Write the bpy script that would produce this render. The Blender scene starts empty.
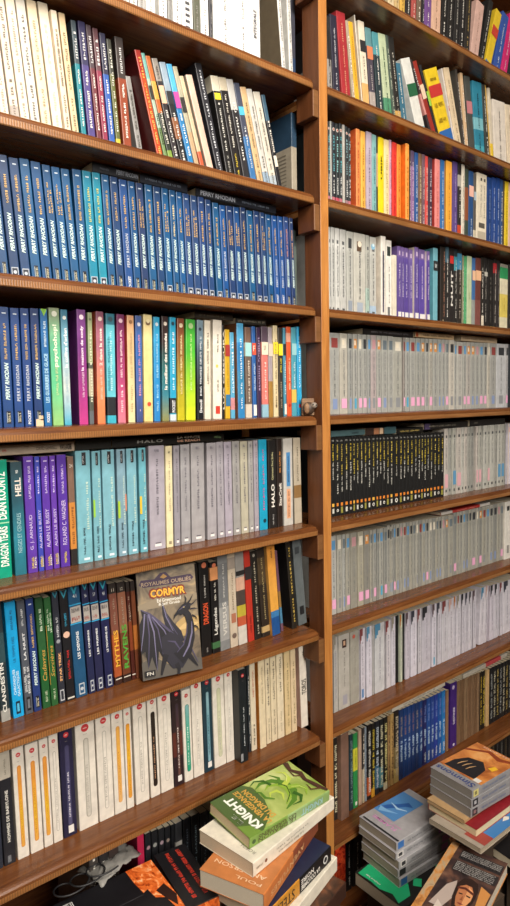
import bpy, math, random, re
from mathutils import Vector, Matrix

# ------------------------------------------------------------------ camera, light, exposure
SC = bpy.context.scene
COL = SC.collection
ZO = 1.34                                   # height of the camera above the floor
F = 640.0                                   # focal length in pixels of the 510 x 906 frame
CM = ((0.7716454887617645, -0.6357754047508086, -0.018784951092903738),
      (0.06643593931939855, 0.05119139172598855, 0.9964766466806463),
      (0.6325737155781661, 0.7701747049384975, -0.08173994269958616))
cam = bpy.data.cameras.new('camera')
cam.sensor_fit = 'VERTICAL'; cam.sensor_height = 36.0; cam.lens = F * 36.0 / 906.0
cam.clip_start = 0.02
cam_ob = bpy.data.objects.new('camera', cam); COL.objects.link(cam_ob)
R3 = Matrix((CM[0], CM[1], tuple(-v for v in CM[2]))).transposed()
cam_ob.matrix_world = Matrix.Translation((0, 0, ZO)) @ R3.to_4x4()
SC.camera = cam_ob

SC.view_settings.view_transform = 'Standard'
SC.view_settings.look = 'None'
SC.view_settings.gamma = 1.0
SC.view_settings.use_curve_mapping = False
SC.view_settings.exposure = 0.22

world = bpy.data.worlds.new('world'); SC.world = world; world.use_nodes = True
bg = world.node_tree.nodes['Background']
bg.inputs['Color'].default_value = (1.0, 0.93, 0.85, 1); bg.inputs['Strength'].default_value = 0.16

def area(name, loc, target, size, power, color, size_y=None):
    l = bpy.data.lights.new(name, 'AREA'); l.energy = power; l.color = color
    l.shape = 'RECTANGLE'; l.size = size; l.size_y = size_y or size
    o = bpy.data.objects.new(name, l); COL.objects.link(o)
    o.location = loc
    d = Vector(target) - Vector(loc)
    o.rotation_euler = d.to_track_quat('-Z', 'Y').to_euler()
    return o
area('ceiling_lamp_near', (0.28, -0.15, 2.6), (0.5, 1.0, 1.5), 0.7, 38, (1.0, 0.92, 0.82))
area('fill_light_room', (0.25, -2.0, 2.5), (1.2, 1.0, 0.6), 1.3, 125, (1.0, 0.93, 0.84))  # unseen fill light, added to brighten the fronts and the piles

# ------------------------------------------------------------------ pixel helpers
def ray(px, py):
    x, y = px - 255.0, -(py - 453.0)
    return Vector([CM[0][i] * x + CM[1][i] * y + CM[2][i] * F for i in range(3)])
def on_y(px, py, Y):                         # where the sight line meets the plane y = Y (z from the floor)
    w = ray(px, py); t = Y / w.y
    return Vector((w.x * t, Y, w.z * t + ZO))
def on_z(px, py, Z):                         # where it meets the level Z above the floor
    w = ray(px, py); t = (Z - ZO) / w.z
    return Vector((w.x * t, w.y * t, Z))

# ------------------------------------------------------------------ materials
def lin(h):
    h = h.lstrip('#')
    if len(h) == 3: h = ''.join(c * 2 for c in h)
    out = []
    for i in (0, 2, 4):
        v = int(h[i:i + 2], 16) / 255.0
        out.append(v / 12.92 if v <= 0.04045 else ((v + 0.055) / 1.055) ** 2.4)
    return (*out, 1.0)
_m = {}
def cover_mat(h, rough=0.42):
    """printed card of one colour with faint wear"""
    k = (h, rough)
    if k in _m: return _m[k]
    m = bpy.data.materials.new('printed_card_' + re.sub('[^0-9a-z]', '', h)); m.use_nodes = True
    nt = m.node_tree; b = nt.nodes['Principled BSDF']
    b.inputs['Roughness'].default_value = rough
    b.inputs['Specular IOR Level'].default_value = 0.45
    tc = nt.nodes.new('ShaderNodeTexCoord')
    if '>' in h:                             # a printed colour blend along the spine, foot to head
        cs = [lin(c) for c in h.split('>')]
        sep = nt.nodes.new('ShaderNodeSeparateXYZ'); ramp = nt.nodes.new('ShaderNodeValToRGB')
        nt.links.new(tc.outputs['Generated'], sep.inputs[0]); nt.links.new(sep.outputs['Z'], ramp.inputs[0])
        el = ramp.color_ramp.elements
        el[0].color = cs[0]; el[1].color = cs[-1]
        for i, c in enumerate(cs[1:-1], 1):
            e = el.new(i / (len(cs) - 1)); e.color = c
        src = ramp.outputs[0]
    else:
        src = None
    noise = nt.nodes.new('ShaderNodeTexNoise'); noise.inputs['Scale'].default_value = 55; noise.inputs['Detail'].default_value = 4
    nt.links.new(tc.outputs['Object'], noise.inputs['Vector'])
    mr = nt.nodes.new('ShaderNodeMapRange'); mr.inputs['From Min'].default_value = 0.35; mr.inputs['From Max'].default_value = 0.75
    mr.inputs['To Min'].default_value = 0.86; mr.inputs['To Max'].default_value = 1.08
    nt.links.new(noise.outputs['Fac'], mr.inputs['Value'])
    mul = nt.nodes.new('ShaderNodeMix'); mul.data_type = 'RGBA'; mul.blend_type = 'MULTIPLY'; mul.inputs['Factor'].default_value = 1
    if src: nt.links.new(src, mul.inputs[6])
    else: mul.inputs[6].default_value = lin(h)
    nt.links.new(mr.outputs[0], mul.inputs[7]); nt.links.new(mul.outputs[2], b.inputs['Base Color'])
    _m[k] = m; return m
def flat_mat(h, rough=0.5):
    k = ('flat', h)
    if k in _m: return _m[k]
    m = bpy.data.materials.new('ink_' + re.sub('[^0-9a-z]', '', h)); m.use_nodes = True
    b = m.node_tree.nodes['Principled BSDF']; b.inputs['Base Color'].default_value = lin(h); b.inputs['Roughness'].default_value = rough
    _m[k] = m; return m
def art_mat(name, cols, scale=30.0, distort=1.0, rough=0.4, kind='noise'):
    """a blotchy painted cover picture"""
    k = ('art', name)
    if k in _m: return _m[k]
    m = bpy.data.materials.new('painted_cover_' + name); m.use_nodes = True
    nt = m.node_tree; b = nt.nodes['Principled BSDF']; b.inputs['Roughness'].default_value = rough
    tc = nt.nodes.new('ShaderNodeTexCoord')
    n = nt.nodes.new('ShaderNodeTexNoise'); n.inputs['Scale'].default_value = scale; n.inputs['Detail'].default_value = 6
    n.inputs['Distortion'].default_value = distort
    nt.links.new(tc.outputs['Object'], n.inputs['Vector'])
    r = nt.nodes.new('ShaderNodeValToRGB'); el = r.color_ramp.elements
    el[0].position = 0.3; el[0].color = lin(cols[0]); el[1].position = 0.72; el[1].color = lin(cols[-1])
    for i, c in enumerate(cols[1:-1], 1):
        e = el.new(0.3 + 0.42 * i / (len(cols) - 1)); e.color = lin(c)
    nt.links.new(n.outputs['Fac'], r.inputs[0]); nt.links.new(r.outputs[0], b.inputs['Base Color'])
    _m[k] = m; return m
def paper_mat(h='e0d5bd'):
    k = ('paper', h)
    if k in _m: return _m[k]
    m = bpy.data.materials.new('page_edges_' + h); m.use_nodes = True
    nt = m.node_tree; b = nt.nodes['Principled BSDF']; b.inputs['Roughness'].default_value = 0.85
    tc = nt.nodes.new('ShaderNodeTexCoord'); w = nt.nodes.new('ShaderNodeTexWave')
    w.bands_direction = 'X'; w.inputs['Scale'].default_value = 420; w.inputs['Distortion'].default_value = 2.5; w.inputs['Detail'].default_value = 2
    nt.links.new(tc.outputs['Object'], w.inputs['Vector'])
    r = nt.nodes.new('ShaderNodeMix'); r.data_type = 'RGBA'
    c = lin(h); r.inputs[6].default_value = (c[0] * .8, c[1] * .78, c[2] * .75, 1); r.inputs[7].default_value = c
    nt.links.new(w.outputs['Fac'], r.inputs['Factor']); nt.links.new(r.outputs[2], b.inputs['Base Color'])
    _m[k] = m; return m
def wood_mat(name, c1, c2, axis='X', rough=0.3, saw=False):
    m = bpy.data.materials.new(name); m.use_nodes = True
    nt = m.node_tree; b = nt.nodes['Principled BSDF']
    b.inputs['Roughness'].default_value = rough
    tc = nt.nodes.new('ShaderNodeTexCoord'); mp = nt.nodes.new('ShaderNodeMapping')
    mp.inputs['Scale'].default_value = {'X': (1.2, 14, 14), 'Z': (14, 14, 1.2)}[axis]
    nt.links.new(tc.outputs['Object'], mp.inputs['Vector'])
    n = nt.nodes.new('ShaderNodeTexNoise'); n.inputs['Scale'].default_value = 6; n.inputs['Detail'].default_value = 8
    n.inputs['Roughness'].default_value = 0.65; n.inputs['Distortion'].default_value = 0.6
    nt.links.new(mp.outputs[0], n.inputs['Vector'])
    r = nt.nodes.new('ShaderNodeValToRGB'); el = r.color_ramp.elements
    el[0].position = 0.32; el[0].color = lin(c1); el[1].position = 0.68; el[1].color = lin(c2)
    nt.links.new(n.outputs['Fac'], r.inputs[0])
    out = r.outputs[0]
    bump = nt.nodes.new('ShaderNodeBump'); bump.inputs['Strength'].default_value = 0.12; bump.inputs['Distance'].default_value = 0.002
    hgt = n.outputs['Fac']
    if saw:                                  # saw marks across the lower edge of the boards
        w = nt.nodes.new('ShaderNodeTexWave'); w.bands_direction = 'X'; w.inputs['Scale'].default_value = 75
        w.inputs['Distortion'].default_value = 1.2; w.inputs['Detail'].default_value = 3; w.inputs['Detail Scale'].default_value = 2
        nt.links.new(tc.outputs['Object'], w.inputs['Vector'])
        mx = nt.nodes.new('ShaderNodeMix'); mx.data_type = 'RGBA'; mx.blend_type = 'MULTIPLY'; mx.inputs['Factor'].default_value = 0.42
        nt.links.new(out, mx.inputs[6]); nt.links.new(w.outputs['Fac'], mx.inputs[7]); out = mx.outputs[2]
        hgt = w.outputs['Fac']
    nt.links.new(hgt, bump.inputs['Height']); nt.links.new(bump.outputs[0], b.inputs['Normal'])
    nt.links.new(out, b.inputs['Base Color'])
    return m
WOOD_SHELF = wood_mat('stained_shelf_wood', '542d15', '7a4a25', 'X', 0.27)
WOOD_EDGE = wood_mat('sawn_shelf_edge', '85552a', 'a87444', 'X', 0.32, saw=True)
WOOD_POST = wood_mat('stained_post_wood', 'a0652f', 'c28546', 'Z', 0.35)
WOOD_DARK = wood_mat('stained_shaded_wood', '553019', '6e4226', 'Z', 0.4)  # darker wood; carries the painted shade of upright and cleat sides
WOOD_CLEAT = wood_mat('cleat_end_wood', '64401f', '7f5632', 'X', 0.5)

# ------------------------------------------------------------------ mesh helpers
def mesh_obj(name, V, Fc, mats, idx=None, parent=None, smooth=False):
    me = bpy.data.meshes.new(name); me.from_pydata(V, [], Fc)
    for m in mats: me.materials.append(m)
    if idx is not None: me.polygons.foreach_set('material_index', idx)
    if smooth: me.polygons.foreach_set('use_smooth', [True] * len(Fc))
    me.update()
    o = bpy.data.objects.new(name, me); COL.objects.link(o)
    if parent: o.parent = parent
    return o
def box_data(x0, x1, y0, y1, z0, z1):
    V = [(x0, y0, z0), (x1, y0, z0), (x1, y1, z0), (x0, y1, z0), (x0, y0, z1), (x1, y0, z1), (x1, y1, z1), (x0, y1, z1)]
    return V, [(3, 2, 1, 0), (4, 5, 6, 7), (0, 1, 5, 4), (1, 2, 6, 5), (2, 3, 7, 6), (3, 0, 4, 7)]
def box(name, x0, x1, y0, y1, z0, z1, mat, parent=None, bevel=0.0):
    V, Fc = box_data(x0, x1, y0, y1, z0, z1)
    o = mesh_obj(name, V, Fc, [mat], None, parent)
    if bevel:
        md = o.modifiers.new('soft_edge', 'BEVEL'); md.width = bevel; md.segments = 2
    return o
def empty(name, M, label, cat, group=None):
    o = bpy.data.objects.new(name, None); COL.objects.link(o); o.empty_display_size = 0.02
    o.matrix_world = M; o['label'] = label; o['category'] = cat
    if group: o['group'] = group
    return o

# ------------------------------------------------------------------ lettering
_g = {}
def glyphs(text, shear=0.0, bold=0.0, space=1.0):
    """outline of a line of lettering as (verts, faces, width), cap height 1"""
    k = (text, shear, bold, space)
    if k in _g: return _g[k]
    c = bpy.data.curves.new('lettering', 'FONT'); c.body = text; c.resolution_u = 2
    c.shear = shear; c.offset = bold; c.space_character = space; c.fill_mode = 'BOTH'
    o = bpy.data.objects.new('lettering', c); COL.objects.link(o)
    dg = bpy.context.evaluated_depsgraph_get(); dg.update()
    me = bpy.data.meshes.new_from_object(o.evaluated_get(dg))
    V = [(v.co.x, v.co.y) for v in me.vertices]; Fc = [tuple(p.vertices) for p in me.polygons]
    flip = me.polygons and me.polygons[0].normal.z < 0
    if flip: Fc = [f[::-1] for f in Fc]
    bpy.data.objects.remove(o); bpy.data.meshes.remove(me); bpy.data.curves.remove(c)
    xs = [v[0] for v in V]; ys = [v[1] for v in V]
    x0, y0 = min(xs), min(ys); h = max(ys) - y0 or 1
    V = [((x - x0) / h, (y - y0) / h) for x, y in V]
    _g[k] = (V, Fc, (max(xs) - x0) / h); return _g[k]
def strokes(seed, n):
    """a line of unreadably small print: n letter-sized strokes in words, cap height 1"""
    seed = seed % 9; k = ('~', seed, n)
    if k in _g: return _g[k]
    r = random.Random(seed * 77 + n); V, Fc, x, left = [], [], 0.0, r.randint(3, 7)
    def q(a, b, c, d):
        i = len(V); V.extend([(a, c), (b, c), (b, d), (a, d)]); Fc.append((i, i + 1, i + 2, i + 3))
    for _ in range(n):
        if left == 0: x += 0.45; left = r.randint(2, 8); continue
        left -= 1; w = r.choice((0.35, 0.5, 0.55, 0.6)); t = r.choice((0.0, 0.0, 0.25))
        q(x, x + 0.17, t, 1); q(x + w - 0.17, x + w, t if r.random() < .5 else 0, 1 if r.random() < .6 else .55)
        y = r.choice((0.0, 0.45, 0.83)); q(x + .17, x + w - .17, y, y + .17)
        x += w + 0.18
    _g[k] = (V, Fc, x); return _g[k]
def disc(n=14):
    k = ('disc', n)
    if k not in _g:
        _g[k] = ([(math.cos(i * 2 * math.pi / n), math.sin(i * 2 * math.pi / n)) for i in range(n)], [tuple(range(n))], 2)
    return _g[k]
def pill(x0, x1, z0, z1, n=6):
    """upright rounded slot outline"""
    r = (x1 - x0) / 2; cx = (x0 + x1) / 2; P = []
    for i in range(n + 1): a = math.pi * i / n; P.append((cx + r * math.cos(a), z1 - r + r * math.sin(a)))
    for i in range(n + 1): a = math.pi + math.pi * i / n; P.append((cx + r * math.cos(a), z0 + r + r * math.sin(a)))
    return P
class Print:
    """flat printing gathered on one face; face frame: (u, v) metres -> 3D"""
    def __init__(self, frame): self.V, self.F, self.I, self.M, self.fr, self.off = [], [], [], [], frame, 0.00025
    def add(self, pts, faces, mat, lift=0):
        if mat not in self.M: self.M.append(mat)
        k = self.M.index(mat); b = len(self.V)
        self.V += [self.fr(u, v, self.off * (1 + lift)) for u, v in pts]
        self.F += [tuple(b + i for i in f) for f in faces]; self.I += [k] * len(faces)
    def build(self, name, parent):
        if self.V: return mesh_obj(name, self.V, self.F, self.M, self.I, parent)

# ------------------------------------------------------------------ one book
PT = 0.0006
def book_parts(root, W, H, D, st, flatspine=False):
    """cover, page_block and print of one closed paperback; local x = thickness, y = from spine to fore-edge, z = height"""
    rnd = random.Random(int(W * 1e7) + int(H * 1e6)); r = min(0.0016, W * 0.22); t = min(PT, W * .1)
    path = [(0, D), (0, r), (r * .3, r * .3), (r, 0), (W - r, 0), (W - r * .3, r * .3), (W, r), (W, D)]
    inner = [(t, D), (t, t * 2), (W - t, t * 2), (W - t, D)]
    main = st['c']; bands = sorted(st.get('b', []))
    zs = {0.0, 1.0}
    for a, b, _ in bands: zs |= {a, b}
    zs = sorted(zs); mats = [cover_mat(main, st.get('r', 0.42))]; V, Fc, I = [], [], []
    for z in zs: V += [(x, y, z * H) for x, y in path]
    for j in range(len(zs) - 1):
        mid = (zs[j] + zs[j + 1]) / 2; mi = 0
        for a, b, c in bands:
            if a <= mid <= b:
                mm = cover_mat(c) if isinstance(c, str) else c
                if mm not in mats: mats.append(mm)
                mi = mats.index(mm)
        for i in range(7):
            a = j * 8 + i; side = i in (0, 6)
            Fc.append((a, a + 1, a + 9, a + 8)); I.append((mi if st.get('wrap', True) else 0) if side else mi)
    if st.get('side'):
        mm = st['side'] if not isinstance(st['side'], str) else cover_mat(st['side'])
        if mm not in mats: mats.append(mm)
        k = mats.index(mm); I = [k if (n % 7) in (0, 6) else v for n, v in enumerate(I)]
    n0 = len(V); top = (len(zs) - 1) * 8
    V += [(x, y, 0) for x, y in inner] + [(x, y, H) for x, y in inner]
    for i in range(3): Fc.append((n0 + 4 + i, n0 + 5 + i, n0 + 1 + i, n0 + i)); I.append(0)
    def rim(o, i, up):
        out = [(o, o + 1, i + 1, i), (o + 1, o + 2, o + 3, o + 4, o + 5, o + 6, i + 2, i + 1), (o + 6, o + 7, i + 3, i + 2)]
        for f in out: Fc.append(f[::-1] if up else f); I.append(0)
    rim(top, n0 + 4, False); rim(0, n0, True)
    for o, i in ((0, 0), (7, 3)):
        f = (o, top + o, n0 + 4 + i, n0 + i); Fc.append(f if o else f[::-1]); I.append(0)
    mesh_obj('cover', V, Fc, mats, I, root)
    V, Fc = box_data(t, W - t, t * 2, D - 0.0015, 0.0006, H - 0.0006)
    mesh_obj('page_block', V, Fc, [paper_mat(st.get('p', 'd8ccb2'))], None, root)
    # printing on the spine: u across (0..W), v up (0..H)
    fr = lambda u, v, o: (u, -o, v)
    emb = Print(fr)
    for x0, x1, z0, z1, c in st.get('q', []):
        emb.add([(x0 * W, z0 * H), (x1 * W, z0 * H), (x1 * W, z1 * H), (x0 * W, z1 * H)], [(0, 1, 2, 3)], flat_mat(c) if isinstance(c, str) else c, .2 * len(emb.F))
    for x0, x1, z0, z1, c in st.get('s', []):
        stick = Print(fr)
        stick.add([(x0 * W, z0 * H), (x1 * W, z0 * H), (x1 * W, z1 * H), (x0 * W, z1 * H)], [(0, 1, 2, 3)], flat_mat(c, .6), 2.5)
        stick.build('sticker', root)
    for cx, z, rad, c in st.get('o', []):    # round emblem, radius as a share of the width
        P, f, _ = disc(); emb.add([(cx * W + x * rad * W, z * H + y * rad * W) for x, y in P], f, flat_mat(c), 1 + .2 * len(emb.F))
    for x0, x1, z0, z1, c, line in st.get('pill', []):
        P = pill(x0 * W, x1 * W, z0 * H, z1 * H)
        P2 = pill(x0 * W + W * .05, x1 * W - W * .05, z0 * H + W * .05, z1 * H - W * .05)
        emb.add(P, [tuple(range(len(P)))], flat_mat(line), .5); emb.add(P2, [tuple(range(len(P2)))], cover_mat(c) if '>' not in c else cover_mat(c), 1.2)
    if st.get('tri'):
        emb.add([(0.08 * W, H), (.5 * W, H - .95 * W), (.92 * W, H)], [(0, 1, 2)], flat_mat(st['tri'][0]), 1)
        emb.add([(.27 * W, H), (.5 * W, H - .6 * W), (.73 * W, H)], [(0, 1, 2)], flat_mat(st['tri'][1]), 2)
    for it in st.get('t', []):
        lets = Print(fr)
        txt, z0, z1, hf, c = it[:5]; xo = it[5] if len(it) > 5 else 0.5; mode = it[6] if len(it) > 6 else ''
        if isinstance(txt, int): P, f, w = strokes(rnd.randint(0, 99), txt)
        else: P, f, w = glyphs(txt, 0.25 if 'i' in mode else 0, 0.026 if 'b' in mode else 0, 1.15 if 's' in mode else 1)
        L = (z1 - z0) * H; mode = it[6] if len(it) > 6 else ''; hh = hf * W if not isinstance(txt, int) or 'L' in mode else min(hf * W, 0.0040 if W < .02 else 0.0036 + .06 * (W - .02))
        if 'h' in mode:                      # lettering across the spine
            sx = hf * W / w; pts = [(xo * W - hf * W / 2 + x * sx, z0 * H + y * L) for x, y in P]
        elif 'd' in mode: pts = [(xo * W - hh / 2 + y * hh, z1 * H - x * L / w) for x, y in P]
        else: pts = [(xo * W + hh / 2 - y * hh, z0 * H + x * L / w) for x, y in P]
        lets.add(pts, f, flat_mat(c), 3 + .3 * len(lets.M))
        lets.build('spine_lettering', root)
    emb.build('spine_picture', root)

ORD = 'zeroth first second third fourth fifth sixth seventh eighth ninth tenth eleventh twelfth thirteenth fourteenth fifteenth sixteenth seventeenth eighteenth nineteenth'.split()
TENS = {2: 'twent', 3: 'thirt', 4: 'fort', 5: 'fift'}
def ordinal(n):
    if n < 20: return ORD[n]
    t, u = divmod(n, 10)
    return TENS[t] + 'ieth' if u == 0 else TENS[t] + 'y-' + ORD[u]

# shelf levels above the floor; left bay shelf k is level k, right bay shelf k is level k - 1
LV = [0.9191, 0.6746, 0.4388, 0.2009, -0.0361, -0.2817, -0.5217, -0.7692, -1.0473]
LV = [z + ZO for z in LV]
SPINE_Y = 1.055
UP0, UP1 = 1.0162, 1.0418
LEFTX, RIGHTX = -0.03, 2.10

# ------------------------------------------------------------------ the room
def struct(o): o['kind'] = 'structure'; return o
FLOORM = wood_mat('floor_boards', '3f3024', '54412f', 'X', 0.5)
WALLM = cover_mat('8f877a', 0.9)
struct(box('floor', -2.6, 4.2, -3.0, 1.6, -0.05, 0.0, FLOORM))
struct(box('wall_back', -2.6, 4.2, 1.45, 1.55, 0.0, 2.75, WALLM))
struct(box('wall_right', 4.1, 4.2, -3.0, 1.45, 0.0, 2.75, WALLM))
struct(box('wall_left', -2.6, -2.5, -3.0, 1.45, 0.0, 2.75, WALLM))
struct(box('wall_front', -2.6, 4.2, -3.1, -3.0, 0.0, 2.75, WALLM))
struct(box('ceiling', -2.6, 4.2, -3.0, 1.55, 2.75, 2.8, cover_mat('d8d2c6', 0.9)))

# ------------------------------------------------------------------ the bookcase
BC = empty('bookcase', Matrix.Translation((1.03, 1.2, 0)), 'tall brown wooden bookcase with two bays packed with books', 'bookcase')
def bc(o):
    o.parent = BC; o.matrix_parent_inverse = BC.matrix_world.inverted(); return o
BT = 0.021
def shelf(x0, x1, z, rl, rr, deep=1.36):
    """one board: rounded nose, rounded front corners where rl / rr"""
    n = 5; R = 0.013; plan = []
    front = 1.0
    def corner(cx, left):
        for i in range(n + 1):
            a = math.pi / 2 * i / n
            if left: plan.append((cx + R - R * math.cos(a), front + R - R * math.sin(a)))
            else: plan.append((cx - R + R * math.sin(a), front + R - R * math.cos(a)))
    plan.append((x0, deep))
    if rl: corner(x0, True)
    else: plan.append((x0, front))
    if rr: corner(x1, False)
    else: plan.append((x1, front))
    plan.append((x1, deep))
    prof = [(0.0015, -BT), (0.0, -BT + 0.0015), (0.0, -0.010), (0.0008, -0.0062), (0.003, -0.003), (0.0062, -0.0008), (0.010, 0.0)]   # inset, height
    ymax = deep
    cx, cy = (x0 + x1) / 2, deep
    V, Fc, I = [], [], []
    def inset(d):
        out = []
        for x, y in plan:
            yy = y if y >= ymax else y + d
            xx = x + (d if (x < cx and rl and y < ymax) else 0) - (d if (x > cx and rr and y < ymax) else 0)
            out.append((xx, yy))
        return out
    m = len(plan)
    for d, h in prof: V += [(x, y, z + h) for x, y in inset(d)]
    for j in range(len(prof) - 1):
        for i in range(m - 1):
            a = j * m + i; Fc.append((a, a + 1, a + m + 1, a + m)); I.append(1 if j < 2 else 0)
        Fc.append((j * m + m - 1, j * m, j * m + m, j * m + 2 * m - 1)); I.append(0)
    Fc.append(tuple(reversed(range(m)))); I.append(0)
    t0 = (len(prof) - 1) * m; Fc.append(tuple(range(t0, t0 + m))); I.append(0)
    return bc(mesh_obj('shelf', V, Fc, [WOOD_SHELF, WOOD_EDGE], I))
def cleat(z):                                # batten under the board end; shade painted into its sides, front end lighter
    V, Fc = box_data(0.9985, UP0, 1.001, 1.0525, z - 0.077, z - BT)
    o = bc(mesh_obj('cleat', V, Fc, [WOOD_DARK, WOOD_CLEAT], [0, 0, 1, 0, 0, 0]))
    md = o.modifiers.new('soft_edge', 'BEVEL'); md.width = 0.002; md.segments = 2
for k, z in enumerate(LV):
    if k > 0:
        shelf(LEFTX + 0.02, 1.006, z, False, True)
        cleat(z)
    shelf(UP1, RIGHTX, z, False, False)
shelf(LEFTX + 0.02, 1.006, LV[0], False, True)
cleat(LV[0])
def upright(x0, x1, y0, y1):
    V, Fc = box_data(x0, x1, y0, y1, 0.0, 2.62)
    o = bc(mesh_obj('upright', V, Fc, [WOOD_POST, WOOD_DARK], [0, 0, 0, 1, 0, 1]))  # side faces get the darker wood, their shade put into the colour
    md = o.modifiers.new('soft_edge', 'BEVEL'); md.width = 0.0015; md.segments = 2
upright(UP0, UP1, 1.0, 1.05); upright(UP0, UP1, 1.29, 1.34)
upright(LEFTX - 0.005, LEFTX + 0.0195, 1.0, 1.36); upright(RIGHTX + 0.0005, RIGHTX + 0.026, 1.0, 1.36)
bc(box('back_panel', LEFTX, RIGHTX + 0.02, 1.361, 1.372, 0.0, 2.62, WOOD_DARK))
bc(box('top_board', LEFTX - 0.01, RIGHTX + 0.03, 0.99, 1.37, 2.62, 2.645, WOOD_SHELF))
bc(box('plinth', LEFTX + 0.02, UP0 - .0005, 1.02, 1.04, 0.0, 0.06, WOOD_DARK)); bc(box('plinth', UP1 + .0005, RIGHTX, 1.02, 1.04, 0.0, 0.06, WOOD_DARK))
shelf(LEFTX + 0.02, 1.0, 0.082, False, True); shelf(UP1, RIGHTX, 0.082, False, False)

# ------------------------------------------------------------------ rows of standing books
ROWS, TOPS = {}, []
def seg(row, x0, y0, s, ref, books, lean=None, dy=0.0):
    """books of one stretch of a row, measured in an enlarged crop at (x0, y0) of scale s.
    ref: two points of the line along which the feet of the spines show; book: (left, right, head, style)
    with head = y of the spine's head, or (x, y) of its head's left corner where the book leans by itself;
    lean: degrees, or two points along one spine of the stretch"""
    (ax, ay), (bx, by) = ref
    p = lambda x, y, Y=SPINE_Y: on_y(x0 + x / s, y0 + y / s, Y)
    if isinstance(lean, tuple):
        a, b = p(*lean[0]), p(*lean[1]); lean = math.degrees(math.atan2(b.x - a.x, a.z - b.z))
    for xl, xr, head, st in books:
        Y = SPINE_Y + st.get('y', 0.0) + dy
        yl = ay + (by - ay) * (xl - ax) / (bx - ax); yr = ay + (by - ay) * (xr - ax) / (bx - ax)
        A, Bp = p(xl, yl, Y), p(xr, yr, Y)
        if isinstance(head, tuple):
            T = p(head[0], head[1], Y); th = math.atan2(A.x - T.x, T.z - A.z)
        else:
            th = math.radians(lean or 0)
            # x of the head in the crop does not matter much for its height
            hx = xl
            for _ in range(3):
                T = p(hx, head, Y)
                want = A.x - math.tan(th) * (T.z - A.z)
                d = 0.01 / max(1e-6, (p(hx + 1, head, Y).x - T.x) / 1.0 * 1.0) if False else 0
                slope = p(hx + 1, head, Y).x - T.x
                hx += (want - T.x) / slope if abs(slope) > 1e-9 else 0
        ROWS.setdefault(row, []).append(dict(xl=A.x, zr=A.z, W=(Bp.x - A.x), zt=T.z, th=th, Y=Y, st=st))

def build_row(row, what, words, noun, z, count_from_end=False, cap=None):
    above = [q for q in LV if q > z + .01]; cap = (min(above) - z - BT - 0.004) if above else cap
    bs = sorted(ROWS[row], key=lambda b: b['xl']); prev = None; out = []
    for b in bs:
        th = b['th'] if abs(b['th']) > 0.006 else 0.0
        xl = b['xl'] + math.tan(th) * (b['zr'] - z)          # foot at the shelf's level
        H = (b['zt'] - z) / math.cos(th)
        W = b['W'] * math.cos(th) - (0.0011 if b['W'] < .03 else .0008)
        if cap: H = min(H, (cap - abs(math.sin(th)) * max(W, 0)) / math.cos(th))
        # the neighbour's right face: x = pr - tan(pt) * height
        if prev:
            pr, pt, ph = prev
            if xl < pr: W -= pr - xl; xl = pr
            hm = min(H, ph)
            tmax = math.tan(pt) + (xl - pr) / max(hm, .05)
            if math.tan(th) > tmax: th = math.atan(tmax)
        if th < 0: e = W * math.sin(th) ** 2 / math.cos(th) + .0003; xl += e; W -= e; H = min(H, (cap - abs(math.sin(th)) * W) / math.cos(th))
        if row[0] == 'L' and xl + W > 1.0145: W = 1.0145 - xl
        if row[0] == 'R' and xl + W > 2.02: continue
        if W < 0.0025: continue
        foot = W / math.cos(th) if th >= 0 else W * math.cos(th)
        TOPS.append((row, xl - max(0, math.sin(th) * H), xl + foot + max(0, -math.sin(th) * H), z + H * math.cos(th) + abs(math.sin(th)) * W))
        out.append((b, xl, foot, W, H, th)); prev = (xl + foot + 0.0003, th, H)
    n = len(out); res = []
    for i, (b, xl, foot, W, H, th) in enumerate(out):
        st = b['st']; num = n - i if count_from_end else i + 1
        D = st.get('D', min(0.62 * H, 0.17))
        pz = z + 0.0003 + (math.sin(-th) * W if th < 0 else 0)
        px = xl
        M = Matrix.Translation((px, b['Y'], pz)) @ Matrix.Rotation(-th, 4, 'Y')
        nm = st.get('n', noun)
        for form in ('{d}, {o} from the post, {w}', '{d}, {o} from post, {w}', '{d}, {o} along {w}'):
            lab = form.format(d=st['d'], o=ordinal(num), w=words)
            if len(lab.split()) <= 16: break
        root = empty(nm, M, lab, st.get('cat', 'book'), what)
        book_parts(root, W, H, D, st); res.append(root)
    return res

# --- styles -------------------------------------------------------
def B(c, d, **k): k.update(c=c, d=d); return k
_sd = random.Random(5)
def perry(c='1b4f8a', n=12, two=False, spaced=False, logo='fn', d=None, tc='c9a468', **k):
    t = []
    if two: t += [(n, .60, .86, .2, tc, .36), (max(4, n - 3), .60, .80, .2, tc, .68)]
    else: t += [(n, .62 if n < 11 else .57, .87, .26, tc)]
    if spaced: t += [('PERRY RHODAN', .22, .52, .36, 'dfe4ea', .5, 's')]
    else: t += [('PERRY RHODAN', .23, .54, .42, 'cfe6e2', .5, 'ib')]
    q = [(.3, .7, .945, .955, 'c9d6e2')]
    if logo == 'fn':
        q += [(.3, .72, .03, .135, '10131c'), (.34, .40, .04, .125, 'a9b3b8')]; t += [(6, .045, .12, .2, 'c9c3a5', .56)]
    elif logo == 'sq':
        q += [(.14, .86, .02, .1, 'aab2bc'), (.22, .78, .028, .092, '1a2233')]; k['o'] = [(.5, .06, .18, 'b9c0c8')]
    else: t += [('POCKET', .02, .14, .34, 'dfe4ea', .5, 'b')]
    k.setdefault('n', 'blue_paperback')
    return B(c, d or 'blue paperback with white block lettering', t=t, q=q, **k)
def tw(c, d, n=14, tc='e8e4da', an=8, ac=None, sz=.34, **k):
    """title up the middle, author below it"""
    k.setdefault('t', [(n, .42, .86, sz, tc), (an, .1, .36, sz * .9, ac or tc)])
    return B(c, d, **k)
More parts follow.
